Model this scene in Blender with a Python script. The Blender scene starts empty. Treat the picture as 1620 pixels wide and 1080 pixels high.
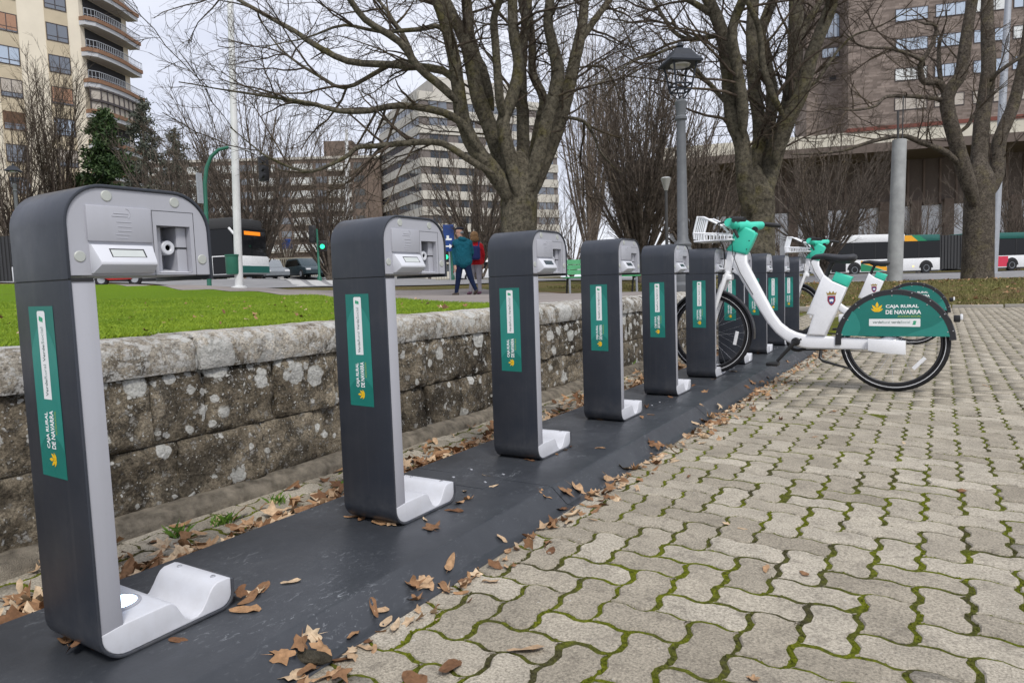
import bpy, bmesh, math, random
import numpy as np
from mathutils import Vector, Matrix, noise
from mathutils.geometry import tessellate_polygon
R = math.radians
rng = random.Random(7)
nr = np.random.default_rng(7)
sc = bpy.context.scene
col = sc.collection

# ------------------------------------------------------------------ camera
FOC = 1109.8                                   # focal length in photograph pixels (1620 wide)
CAM = Vector((1.5166, -0.7535, 0.8536))
YAW, PITCH, ROLL = 0.5514, 0.0794, -0.0334
_f = Vector((-math.sin(YAW)*math.cos(PITCH), math.cos(YAW)*math.cos(PITCH), -math.sin(PITCH)))
_r = Vector((math.cos(YAW), math.sin(YAW), 0)); _u = _r.cross(_f)
_c, _s = math.cos(ROLL), math.sin(ROLL)
CR = _c*_r + _s*_u; CU = -_s*_r + _c*_u; CF = _f
cd = bpy.data.cameras.new('camera'); cam = bpy.data.objects.new('camera', cd); col.objects.link(cam)
cd.sensor_width = 36; cd.lens = 36*FOC/1620; cd.clip_start = 0.05; cd.clip_end = 3000
cam.matrix_world = Matrix(((CR.x, CU.x, -CF.x, CAM.x), (CR.y, CU.y, -CF.y, CAM.y), (CR.z, CU.z, -CF.z, CAM.z), (0, 0, 0, 1)))
sc.camera = cam

def ray(px, py): return CF + CR*((px-810)/FOC) - CU*((py-540)/FOC)
def PX(px, py, depth): return CAM + ray(px, py)*depth
def onz(px, py, z=0.0):
    d = ray(px, py); return CAM + d*((z-CAM.z)/d.z)
def proj(p):
    d = Vector(p)-CAM; z = d.dot(CF)
    return (810+FOC*d.dot(CR)/z, 540-FOC*d.dot(CU)/z, z)

# ------------------------------------------------------------------ sky, sun, exposure
w = bpy.data.worlds.new('World'); sc.world = w; w.use_nodes = True
SUN_EL, SUN_AZ = R(52), R(128)                 # azimuth measured from +Y towards +X
nt = w.node_tree; nt.nodes.clear()
N = nt.nodes.new
wo = N('ShaderNodeOutputWorld'); bg = N('ShaderNodeBackground'); bg.inputs[1].default_value = 0.1
sky = N('ShaderNodeTexSky'); sky.sky_type = 'NISHITA'; sky.sun_disc = False
sky.sun_elevation = SUN_EL; sky.sun_rotation = SUN_AZ; sky.air_density = 1.0; sky.dust_density = 2.0
tc = N('ShaderNodeTexCoord'); mp = N('ShaderNodeMapping'); mp.inputs['Scale'].default_value = (1.2, 1.2, 3.2)
ns = N('ShaderNodeTexNoise'); ns.inputs['Scale'].default_value = 2.2; ns.inputs['Detail'].default_value = 6; ns.inputs['Roughness'].default_value = 0.5
rp = N('ShaderNodeValToRGB'); rp.color_ramp.elements[0].position = 0.3; rp.color_ramp.elements[1].position = 0.72
rp.color_ramp.elements[0].color = (4.05, 4.25, 5.0, 1); rp.color_ramp.elements[1].color = (5.6, 5.7, 6.2, 1)
mx = N('ShaderNodeMix'); mx.data_type = 'RGBA'; mx.inputs[0].default_value = 0.90
nt.links.new(tc.outputs['Generated'], mp.inputs[0]); nt.links.new(mp.outputs[0], ns.inputs['Vector'])
nt.links.new(ns.outputs['Fac'], rp.inputs[0])
nt.links.new(sky.outputs[0], mx.inputs[6]); nt.links.new(rp.outputs[0], mx.inputs[7])
nt.links.new(mx.outputs[2], bg.inputs[0]); nt.links.new(bg.outputs[0], wo.inputs[0])
sl = bpy.data.lights.new('sun', 'SUN'); sl.energy = 1.5; sl.angle = R(14); sl.color = (1, 0.96, 0.9)
so = bpy.data.objects.new('sun', sl); col.objects.link(so)
sd = Vector((math.sin(SUN_AZ)*math.cos(SUN_EL), math.cos(SUN_AZ)*math.cos(SUN_EL), math.sin(SUN_EL)))
so.rotation_euler = sd.to_track_quat('Z', 'Y').to_euler()
vs = sc.view_settings; vs.view_transform = 'Standard'; vs.look = 'None'; vs.gamma = 1; vs.exposure = 0.86; vs.use_curve_mapping = False
sc.cycles.use_denoising = True
sc.cycles.max_bounces = 6

# ------------------------------------------------------------------ material helpers
class NT:
    def __init__(s, name):
        s.m = bpy.data.materials.new(name); s.m.use_nodes = True; s.t = s.m.node_tree
        s.b = s.t.nodes['Principled BSDF']; s.tc = None
    def n(s, kind, **kw):
        x = s.t.nodes.new('ShaderNode'+kind)
        for k, v in kw.items(): setattr(x, k, v)
        return x
    def l(s, a, b): s.t.links.new(a, b)
    def co(s, kind='Object'):
        if s.tc is None: s.tc = s.n('TexCoord')
        return s.tc.outputs[kind]
    def pos(s): return s.n('NewGeometry').outputs['Position']
    def noise(s, vec, scale, detail=4, rough=0.6, dist=0.0):
        x = s.n('TexNoise'); x.inputs['Scale'].default_value = scale; x.inputs['Detail'].default_value = detail
        x.inputs['Roughness'].default_value = rough; x.inputs['Distortion'].default_value = dist
        s.l(vec, x.inputs['Vector']); return x.outputs['Fac']
    def vor(s, vec, scale, feature='F1', out='Distance', rand=1.0):
        x = s.n('TexVoronoi', feature=feature); x.inputs['Scale'].default_value = scale; x.inputs['Randomness'].default_value = rand
        s.l(vec, x.inputs['Vector']); return x.outputs[out]
    def ramp(s, fac, stops, interp='LINEAR'):
        x = s.n('ValToRGB'); x.color_ramp.interpolation = interp
        e = x.color_ramp.elements
        while len(e) < len(stops): e.new(0.5)
        for k, (p, c) in enumerate(stops):
            e[k].position = p; e[k].color = (c, c, c, 1) if isinstance(c, (int, float)) else (*c, 1)
        s.l(fac, x.inputs[0]); return x.outputs[0]
    def mix(s, fac, a, b, mode='MIX'):
        x = s.n('Mix', data_type='RGBA', blend_type=mode)
        for v, i in ((fac, 0), (a, 6), (b, 7)):
            if isinstance(v, (int, float)): x.inputs[i].default_value = v if i == 0 else (v, v, v, 1)
            elif isinstance(v, tuple): x.inputs[i].default_value = (*v, 1)
            else: s.l(v, x.inputs[i])
        return x.outputs[2]
    def math(s, op, a, b=None):
        x = s.n('Math', operation=op)
        for i, v in enumerate((a, b)):
            if v is None: continue
            if isinstance(v, (int, float)): x.inputs[i].default_value = v
            else: s.l(v, x.inputs[i])
        return x.outputs[0]
    def bump(s, h, strength=0.3, dist=0.01):
        x = s.n('Bump'); x.inputs['Strength'].default_value = strength; x.inputs['Distance'].default_value = dist
        s.l(h, x.inputs['Height']); s.l(x.outputs[0], s.b.inputs['Normal'])
    def set(s, color=None, rough=None, metal=None, spec=None):
        for k, v in (('Base Color', color), ('Roughness', rough), ('Metallic', metal), ('Specular IOR Level', spec)):
            if v is None: continue
            if isinstance(v, tuple): s.b.inputs[k].default_value = (*v, 1)
            elif isinstance(v, (int, float)): s.b.inputs[k].default_value = v
            else: s.l(v, s.b.inputs[k])
        return s.m

M = {}
def plain(name, c, rough=0.5, metal=0.0, spec=0.5, var=0.10, scale=9.0, bump=0.0):
    """a paint or plastic with slight mottling"""
    t = NT(name); v = t.co()
    n = t.noise(v, scale, 5)
    lo = tuple(x*(1-var) for x in c); hi = tuple(min(1, x*(1+var)) for x in c)
    colr = t.ramp(n, [(0.3, lo), (0.7, hi)])
    rr = t.ramp(t.noise(v, scale*3, 3), [(0.3, max(0, rough-0.07)), (0.7, min(1, rough+0.07))])
    t.set(colr, rr, metal, spec)
    if bump: t.bump(t.noise(v, scale*14, 4), bump, 0.004)
    M[name] = t.m; return t.m
def cased(name, c, rough, dustc, damt):
    """moulded casing with rain streaks, rubbed patches and dust near the ground"""
    t = NT(name); v = t.co(); ps = t.pos()
    m_ = t.n('Mapping'); m_.inputs['Scale'].default_value = (38, 38, 1.6); t.l(ps, m_.inputs[0])
    st = t.ramp(t.noise(m_.outputs[0], 1.0, 5, 0.65), [(0.52, 0.0), (0.72, 1.0)])
    sm_ = t.ramp(t.noise(ps, 6, 6, 0.7), [(0.50, 0.0), (0.72, 1.0)]); fn = t.ramp(t.noise(ps, 170, 3, 0.7), [(0.62, 0.0), (0.72, 1.0)])
    sx = t.n('SeparateXYZ'); t.l(v, sx.inputs[0]); low = t.ramp(sx.outputs[2], [(0.0, 1.0), (0.16, 0.0)]); low = t.math('MULTIPLY', low, t.ramp(t.noise(ps, 22, 6, 0.7), [(0.35, 0.1), (0.65, 1.0)]))
    f_ = t.math('ADD', t.math('MULTIPLY', st, 0.10*damt), t.math('ADD', t.math('MULTIPLY', sm_, 0.10*damt), t.math('ADD', t.math('MULTIPLY', fn, 0.16*damt), t.math('MULTIPLY', low, 0.42*damt))))
    t.set(t.mix(f_, c, dustc), t.ramp(t.noise(ps, 9, 5), [(0.3, rough-.07), (0.7, rough+.1)]), 0, 0.5); t.bump(t.noise(ps, 300, 2), 0.04, 0.002); M[name] = t.m
cased('shell', (0.025, 0.030, 0.041), 0.38, (0.16, 0.155, 0.15), 0.75)
cased('grey', (0.368, 0.375, 0.415), 0.44, (0.20, 0.19, 0.17), 0.55)
cased('greylight', (0.57, 0.585, 0.63), 0.42, (0.30, 0.28, 0.25), 0.5)
plain('trim', (0.012, 0.012, 0.014), 0.5)
plain('disc', (0.42, 0.44, 0.41), 0.5, 0.1)
plain('teal', (0.009, 0.170, 0.140), 0.35, 0, 0.5, 0.06)
plain('teallight', (0.020, 0.225, 0.188), 0.35, 0, 0.5, 0.06)
plain('label', (0.78, 0.80, 0.80), 0.4, 0, 0.4, 0.02)
plain('letter', (0.85, 0.87, 0.87), 0.5, 0, 0.4, 0.02)
plain('letterdark', (0.05, 0.11, 0.10), 0.5)
plain('lettermid', (0.16, 0.26, 0.24), 0.5)
plain('yellow', (0.80, 0.50, 0.01), 0.5)
plain('lime', (0.42, 0.52, 0.03), 0.5)
plain('logogreen', (0.01, 0.33, 0.16), 0.5)
plain('lcd', (0.48, 0.51, 0.50), 0.25)
plain('steel', (0.62, 0.62, 0.63), 0.28, 1.0)
plain('black', (0.010, 0.010, 0.011), 0.45)
plain('bikewhite', (0.80, 0.81, 0.84), 0.28, 0, 0.5, 0.03)
plain('mint', (0.045, 0.56, 0.40), 0.4, 0, 0.5, 0.05)
plain('tyre', (0.016, 0.016, 0.018), 0.75, 0, 0.3, 0.2, 30)
plain('rim', (0.03, 0.03, 0.033), 0.35, 0.4)
plain('reflex', (0.75, 0.76, 0.78), 0.35)
plain('saddle', (0.035, 0.036, 0.042), 0.62, 0, 0.4, 0.1, 14, 0.1)
plain('fenderblack', (0.020, 0.020, 0.024), 0.33)
plain('crestred', (0.30, 0.02, 0.03), 0.5); plain('crestgold', (0.32, 0.22, 0.05), 0.5); plain('crestblue', (0.03, 0.07, 0.25), 0.5)
plain('redlens', (0.25, 0.01, 0.01), 0.2)
plain('lampgrey', (0.115, 0.122, 0.13), 0.6, 0.1, 0.4, 0.14, 7, 0.1)
plain('lampblack', (0.024, 0.028, 0.036), 0.6, 0, 0.3)
plain('polewhite', (0.62, 0.63, 0.63), 0.5, 0, 0.5, 0.12, 1.5)
plain('polegreen', (0.02, 0.13, 0.085), 0.45, 0, 0.5, 0.1, 4)
plain('benchgreen', (0.06, 0.36, 0.14), 0.5, 0, 0.5, 0.12, 6)
plain('iron', (0.05, 0.05, 0.05), 0.6)
plain('signblue', (0.012, 0.055, 0.24), 0.4)
plain('fencebeige', (0.30, 0.28, 0.22), 0.7)
plain('concrete', (0.30, 0.31, 0.31), 0.9, 0, 0.2, 0.2, 2.2, 0.25)
plain('buswhite', (0.68, 0.69, 0.70), 0.35); plain('busteal', (0.012, 0.10, 0.085), 0.35); plain('busorange', (0.72, 0.33, 0.012), 0.4)
plain('busgreen', (0.01, 0.20, 0.09), 0.4); plain('bellows', (0.035, 0.036, 0.038), 0.8); plain('busred', (0.55, 0.03, 0.07), 0.4); plain('buspurple', (0.30, 0.04, 0.25), 0.4)
plain('carwhite', (0.68, 0.69, 0.70), 0.3); plain('cardark', (0.03, 0.05, 0.06), 0.3); plain('cargrey', (0.2, 0.22, 0.24), 0.3); plain('carred', (0.45, 0.02, 0.02), 0.35)
plain('asphalt', (0.23, 0.23, 0.235), 0.9, 0, 0.2, 0.12, 0.7, 0.2)
plain('pathmat', (0.24, 0.215, 0.20), 0.95, 0, 0.2, 0.16, 0.9, 0.2)
plain('kerbstone', (0.33, 0.31, 0.28), 0.9, 0, 0.2, 0.15, 3, 0.2)
plain('paintwhite', (0.42, 0.42, 0.41), 0.8)
plain('skin', (0.48, 0.28, 0.21), 0.6); plain('hairblond', (0.26, 0.15, 0.07), 0.7, 0, 0.3, 0.3, 30); plain('beret', (0.012, 0.014, 0.025), 0.9)
plain('coatteal', (0.008, 0.10, 0.145), 0.8, 0, 0.2, 0.25, 1.6, 1.0); plain('coatred', (0.62, 0.02, 0.03), 0.75, 0, 0.2, 0.25, 1.6, 1.0)
for q in ('coatteal', 'coatred'): M[q].node_tree.nodes['Bump'].inputs['Distance'].default_value = 0.03
plain('jeans', (0.007, 0.015, 0.045), 0.9, 0, 0.2, 0.2, 12); plain('trousergrey', (0.30, 0.29, 0.33), 0.9, 0, 0.2, 0.1, 12)
plain('shoe', (0.06, 0.045, 0.035), 0.8); plain('shoepurple', (0.14, 0.06, 0.10), 0.8); plain('packblue', (0.02, 0.035, 0.17), 0.7); plain('packpink', (0.32, 0.03, 0.22), 0.7)
plain('towercream', (0.70, 0.64, 0.52), 0.9, 0, 0.2, 0.07, 0.4); plain('towerbeige', (0.50, 0.43, 0.31), 0.9, 0, 0.2, 0.10, 0.5)
plain('balconybrick', (0.24, 0.14, 0.09), 0.9, 0, 0.2, 0.15, 2); plain('slabgrey', (0.45, 0.46, 0.48), 0.9)
plain('winframe', (0.05, 0.04, 0.04), 0.5); plain('winbrown', (0.12, 0.06, 0.03), 0.6); plain('shutter', (0.35, 0.20, 0.13), 0.8); plain('blind', (0.42, 0.38, 0.33), 0.8)
plain('officewhite', (0.52, 0.50, 0.45), 0.8, 0, 0.2, 0.08, 0.3); plain('officedark', (0.15, 0.13, 0.12), 0.5); plain('officebrown', (0.16, 0.122, 0.10), 0.8, 0, 0.2, 0.2, 0.4)
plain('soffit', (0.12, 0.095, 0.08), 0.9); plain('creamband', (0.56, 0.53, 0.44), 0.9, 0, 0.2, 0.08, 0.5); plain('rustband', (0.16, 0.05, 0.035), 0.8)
plain('curtain', (0.62, 0.64, 0.63), 0.8); plain('metalgrey', (0.33, 0.35, 0.38), 0.5, 0.2)
plain('interior', (0.02, 0.02, 0.022), 0.7)
plain('earth', (0.085, 0.062, 0.042), 0.95, 0, 0.1, 0.3, 6, 0.3)

def glass(name, c, rough=0.06):
    t = NT(name); t.set(c, rough, 0.0, 1.0); t.b.inputs['IOR'].default_value = 1.9
    t.bump(t.noise(t.co(), 0.8, 2), 0.05, 0.02); M[name] = t.m
glass('pane', (0.05, 0.065, 0.085)); glass('panebright', (0.34, 0.42, 0.52), 0.05); glass('busglass', (0.010, 0.011, 0.013), 0.12); M['busglass'].node_tree.nodes['Principled BSDF'].inputs['IOR'].default_value = 1.4; M['busglass'].node_tree.nodes['Principled BSDF'].inputs['Specular IOR Level'].default_value = 0.35  # panebright: sky reflection and white curtains put into the pane colour
glass('lampglass', (0.42, 0.43, 0.42), 0.15); glass('shopglass', (0.55, 0.58, 0.62), 0.1)  # shopglass: the sky's reflection is put into its pale base colour

def emis(name, c, s):
    t = NT(name); t.set(c, 0.4); t.b.inputs['Emission Color'].default_value = (*c, 1); t.b.inputs['Emission Strength'].default_value = s; M[name] = t.m
emis('ledlit', (0.50, 0.72, 1.0), 5.5); emis('greenlit', (0.02, 0.75, 0.32), 0.9); emis('orangelit', (0.75, 0.20, 0.01), 0.45); emis('amberlit', (1, 0.6, 0.1), 1.2); emis('redlit', (1, 0.05, 0.03), 1.2)

# dark scuffed plate
t = NT('plate'); v = t.pos()
mpn = t.n('Mapping'); mpn.inputs['Scale'].default_value = (1, 0.45, 1); t.l(v, mpn.inputs[0]); mv = mpn.outputs[0]
base = t.ramp(t.noise(v, 2.5, 6, 0.65), [(0.28, (0.024, 0.027, 0.032)), (0.55, (0.039, 0.043, 0.050)), (0.78, (0.062, 0.067, 0.075))])
patch = t.ramp(t.noise(v, 2.3, 3, 0.5), [(0.40, 0.0), (0.60, 1.0)])
scr = t.ramp(t.noise(mv, 55, 7, 0.72, 1.5), [(0.56, 0.0), (0.66, 1.0)])
fine = t.ramp(t.noise(v, 210, 3, 0.6), [(0.66, 0.0), (0.74, 1.0)])
f1 = t.math('MULTIPLY', t.math('MULTIPLY', t.math('MULTIPLY', patch, t.ramp(t.noise(v, 7, 5, 0.7), [(0.42, 0.0), (0.62, 1.0)])), scr), 0.8); f2 = t.math('MULTIPLY', fine, 0.12)
c2 = t.mix(f1, base, (0.30, 0.32, 0.34)); c2 = t.mix(f2, c2, (0.2, 0.2, 0.2))
t.set(c2, t.ramp(t.noise(v, 4, 5), [(0.3, 0.27), (0.7, 0.50)]), 0, 0.5); t.bump(t.noise(v, 120, 4), 0.12, 0.003); M['plate'] = t.m

# rubble wall stones
def stone(name, cap, lich=1.0):
    t = NT(name); v = t.pos()
    big = t.noise(v, 4.5, 8, 0.68)
    if cap: base = t.ramp(big, [(0.30, (0.13, 0.105, 0.075)), (0.44, (0.36, 0.32, 0.26)), (0.60, (0.58, 0.54, 0.47)), (0.80, (0.68, 0.65, 0.59))])
    else: base = t.ramp(big, [(0.30, (0.045, 0.037, 0.028)), (0.42, (0.145, 0.121, 0.088)), (0.56, (0.27, 0.23, 0.17)), (0.80, (0.40, 0.355, 0.28))])
    oi = t.n('ObjectInfo'); tint = t.ramp(oi.outputs['Random'], [(0, 0.80), (1, 1.15)])
    sxz = t.n('SeparateXYZ'); t.l(v, sxz.inputs[0]); hi_z = t.ramp(sxz.outputs[2], [(0.30, 0.0), (0.56, 1.0)])
    base = t.mix(1.0, base, tint, 'MULTIPLY')
    crust = t.math('MAXIMUM', t.ramp(t.noise(v, 13, 8, 0.72), [(0.50, 0.0), (0.57, 1.0)]), t.ramp(t.noise(v, 3.6, 7, 0.7), [(0.50, 0.0), (0.58, 0.95 if not cap else 0.3)]))
    zc_ = t.ramp(sxz.outputs[2], [(0.585, 1.0), (0.675, 0.35)])
    base = t.mix(t.math('MULTIPLY', crust, t.math('MULTIPLY', zc_, 0.85) if cap else 0.66), base, (0.020, 0.018, 0.016))
    grit = t.ramp(t.noise(v, 95, 6, 0.75), [(0.33, 0.35), (0.5, 1.0), (0.7, 1.75)])
    base = t.mix(1.0, base, grit, 'MULTIPLY')
    wob = t.n('VectorMath', operation='ADD'); nz = t.n('TexNoise'); nz.inputs['Scale'].default_value = 30; nz.inputs['Detail'].default_value = 4
    t.l(v, nz.inputs['Vector']); sca = t.n('VectorMath', operation='SCALE'); sca.inputs['Scale'].default_value = 0.035
    t.l(nz.outputs['Color'], sca.inputs[0]); t.l(v, wob.inputs[0]); t.l(sca.outputs[0], wob.inputs[1]); wv = wob.outputs[0]
    out = base
    for scale, hi, thr, strength in ((4.2, 0.36, 0.66, 0.97), (8, 0.36, 0.62, 0.97), (17, 0.34, 0.58, 0.95), (44, 0.28, 0.60, 0.9), (95, 0.28, 0.55, 0.75)):
        vo = t.n('TexVoronoi'); vo.inputs['Scale'].default_value = scale; t.l(wv, vo.inputs['Vector'])
        sep = t.n('SeparateColor'); t.l(vo.outputs['Color'], sep.inputs[0])
        rad = t.math('MULTIPLY', t.math('MAXIMUM', t.math('SUBTRACT', sep.outputs[0], t.math('SUBTRACT', thr, t.math('MULTIPLY', hi_z, 0.22 if cap else 0.24))), 0.0), hi*2.4)
        d = t.math('SUBTRACT', rad, vo.outputs['Distance'])
        fac = t.math('MULTIPLY', t.ramp(d, [(0.0, 0.0), (0.035, 1.0)]), strength)
        cc = t.ramp(t.noise(v, 60, 4), [(0.3, (0.42, 0.42, 0.39)), (0.6, (0.68, 0.68, 0.65))])
        out = t.mix(fac, out, cc)
    fl = t.ramp(t.noise(v, 26, 7, 0.7), [(0.50 if cap else 0.57, 0.0), (0.57 if cap else 0.63, 1.0)])
    out = t.mix(t.math('MULTIPLY', fl, 0.80 if cap else 0.50), out, (0.66, 0.65, 0.62) if cap else (0.54, 0.53, 0.50))
    og = t.ramp(t.vor(wv, 5.0), [(0.0, 1.0), (0.06, 1.0), (0.075, 0.0)])
    sel = t.ramp(t.noise(v, 1.7, 2), [(0.60, 0.0), (0.63, 1.0)])
    out = t.mix(t.math('MULTIPLY', t.math('MULTIPLY', og, sel), 0.7), out, (0.40, 0.22, 0.02))
    t.set(out, 0.95, 0, 0.15)
    h = t.math('ADD', t.math('MULTIPLY', t.noise(v, 24, 8, 0.7), 1.0), t.math('MULTIPLY', t.noise(v, 110, 5, 0.7), 0.35))
    t.bump(h, 1.0, 0.035); M[name] = t.m
stone('stone', False); stone('capstone', True)
plain('mortar', (0.10, 0.088, 0.07), 0.95, 0, 0.1, 0.35, 12, 0.5)
plain('plinth', (0.25, 0.22, 0.175), 0.95, 0, 0.15, 0.55, 16, 1.0)
M['plinth'].node_tree.nodes['Bump'].inputs['Distance'].default_value = 0.02

# pavers
def paver_mat(name, attr):
    t = NT(name); v = t.pos()
    if attr:
        a = t.n('Attribute'); a.attribute_name = 'tint'; rn = a.outputs['Fac']
    else: rn = t.n('ObjectInfo').outputs['Random']
    base = t.ramp(rn, [(0, (0.262, 0.234, 0.186)), (0.5, (0.322, 0.290, 0.234)), (1, (0.382, 0.348, 0.286))])
    g = t.ramp(t.noise(v, 150, 5, 0.8), [(0.30, 0.30), (0.47, 0.95), (0.68, 1.65)])
    base = t.mix(1.0, base, g, 'MULTIPLY')
    st = t.ramp(t.noise(v, 5, 5, 0.6), [(0.3, 0.80), (0.7, 1.13)]); base = t.mix(1.0, base, st, 'MULTIPLY')
    sp = t.ramp(t.vor(v, 42), [(0.0, 1.0), (0.10, 1.0), (0.16, 0.0)]); ss = t.ramp(t.noise(v, 11, 3), [(0.54, 0.0), (0.62, 0.6)])
    base = t.mix(t.math('MULTIPLY', sp, ss), base, (0.52, 0.51, 0.48))
    dk = t.ramp(t.noise(v, 17, 6, 0.7), [(0.54, 0.0), (0.70, 0.6)]); base = t.mix(dk, base, (0.12, 0.105, 0.085))
    t.set(base, 0.95, 0, 0.15); t.bump(t.math('ADD', t.noise(v, 150, 5, 0.75), t.math('MULTIPLY', t.noise(v, 20, 4), 1.2)), 0.55, 0.006); M[name] = t.m
paver_mat('paver', False); paver_mat('paverfar', True)
t = NT('moss'); v = t.pos()
c1 = t.ramp(t.noise(v, 90, 5, 0.7), [(0.28, (0.028, 0.034, 0.005)), (0.46, (0.092, 0.108, 0.009)), (0.66, (0.185, 0.205, 0.016))])
dirt = t.ramp(t.noise(v, 3.0, 5, 0.65), [(0.44, 0.0), (0.62, 1.0)])
c1 = t.mix(t.math('MULTIPLY', dirt, 0.85), c1, t.ramp(t.noise(v, 120, 3), [(0.3, (0.028, 0.022, 0.015)), (0.7, (0.085, 0.075, 0.05))]))
t.set(c1, 0.98, 0, 0.1); t.bump(t.noise(v, 260, 4, 0.75), 0.9, 0.006); M['moss'] = t.m

# lawn, verge, grass, leaves, bark
def grassy(name, stops, dirtcol, dlo, dhi, sc1):
    t = NT(name); v = t.pos()
    c = t.ramp(t.noise(v, sc1, 7, 0.72), stops)
    d = t.ramp(t.noise(v, 0.9, 6, 0.68), [(dlo, 0.0), (dhi, 1.0)])
    c = t.mix(d, c, dirtcol); t.set(c, 0.95, 0, 0.1); t.bump(t.noise(v, sc1*1.5, 6, 0.75), 0.9, 0.05); M[name] = t.m
grassy('lawn', [(0.3, (0.070, 0.140, 0.006)), (0.5, (0.13, 0.225, 0.010)), (0.7, (0.20, 0.30, 0.022))], (0.10, 0.11, 0.02), 0.62, 0.75, 30)
grassy('verge', [(0.3, (0.060, 0.062, 0.018)), (0.5, (0.105, 0.105, 0.030)), (0.7, (0.16, 0.145, 0.055))], (0.135, 0.092, 0.05), 0.44, 0.62, 7)
def blade(name, a, b):
    t = NT(name); at = t.n('Attribute'); at.attribute_name = 'tint'
    t.set(t.ramp(at.outputs['Fac'], [(0, a), (1, b)]), 0.6, 0, 0.3); t.b.inputs['Subsurface Weight'].default_value = 0.0; M[name] = t.m
blade('blade', (0.082, 0.168, 0.006), (0.29, 0.39, 0.030)); blade('vergeblade', (0.07, 0.075, 0.018), (0.24, 0.21, 0.08))
blade('needle', (0.012, 0.032, 0.010), (0.055, 0.095, 0.026)); blade('cedarneedle', (0.030, 0.040, 0.028), (0.095, 0.105, 0.075))
blade('weed', (0.05, 0.12, 0.015), (0.16, 0.28, 0.04))
def leafm(name, lo, mid, hi):
    t = NT(name); v = t.co(); oi = t.n('ObjectInfo'); at = t.n('Attribute'); at.attribute_name = 'tint'
    rn = t.math('FRACT', t.math('ADD', oi.outputs['Random'], at.outputs['Fac']))
    c = t.ramp(rn, [(0, lo), (0.5, mid), (1, hi)])
    g = t.ramp(t.noise(t.pos(), 55, 5, 0.7), [(0.3, 0.62), (0.7, 1.3)]); c = t.mix(1.0, c, g, 'MULTIPLY')
    t.set(c, 0.8, 0, 0.2); t.bump(t.noise(t.pos(), 160, 3), 0.4, 0.003); M[name] = t.m
leafm('leaf', (0.14, 0.070, 0.036), (0.34, 0.20, 0.105), (0.52, 0.40, 0.27))
def barkm(name, a, b, moss, sc1):
    t = NT(name); v = t.pos()
    c = t.ramp(t.noise(v, sc1, 8, 0.7), [(0.3, a), (0.7, b)])
    g = t.ramp(t.noise(v, sc1*0.5, 6, 0.7), [(0.52, 0.0), (0.66, 1.0)])
    c = t.mix(t.math('MULTIPLY', g, moss), c, (0.105, 0.092, 0.022))
    cr = t.ramp(t.noise(v, sc1*3.3, 8, 0.78), [(0.36, 0.28), (0.56, 1.2), (0.7, 1.5)]); c = t.mix(1.0, c, cr, 'MULTIPLY')
    t.set(c, 0.95, 0, 0.15); t.bump(t.noise(v, sc1*4, 8, 0.8), 1.0, 0.09); M[name] = t.m
barkm('bark', (0.078, 0.068, 0.050), (0.205, 0.184, 0.138), 0.75, 3.5); barkm('barkdark', (0.060, 0.050, 0.041), (0.175, 0.150, 0.120), 0.35, 4)
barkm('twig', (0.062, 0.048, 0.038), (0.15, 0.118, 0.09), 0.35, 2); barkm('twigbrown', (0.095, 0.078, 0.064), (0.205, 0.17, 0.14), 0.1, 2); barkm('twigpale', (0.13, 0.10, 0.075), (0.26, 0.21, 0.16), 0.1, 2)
t = NT('brickwall'); v = t.co(); br = t.n('TexBrick'); br.inputs['Scale'].default_value = 1.0
br.inputs['Brick Width'].default_value = 0.9; br.inputs['Row Height'].default_value = 0.28; br.inputs['Mortar Size'].default_value = 0.02
br.inputs['Color1'].default_value = (0.245, 0.202, 0.175, 1); br.inputs['Color2'].default_value = (0.14, 0.114, 0.099, 1); br.inputs['Mortar'].default_value = (0.17, 0.14, 0.12, 1)
mq = t.n('Mapping'); mq.inputs['Rotation'].default_value = (R(90), 0, 0); t.l(v, mq.inputs[0]); t.l(mq.outputs[0], br.inputs['Vector'])
cc = t.mix(1.0, br.outputs['Color'], t.ramp(t.noise(v, 0.7, 6, 0.7), [(0.3, 0.8), (0.7, 1.3)]), 'MULTIPLY'); t.set(cc, 0.95, 0, 0.1); M['brickwall'] = t.m

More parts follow.
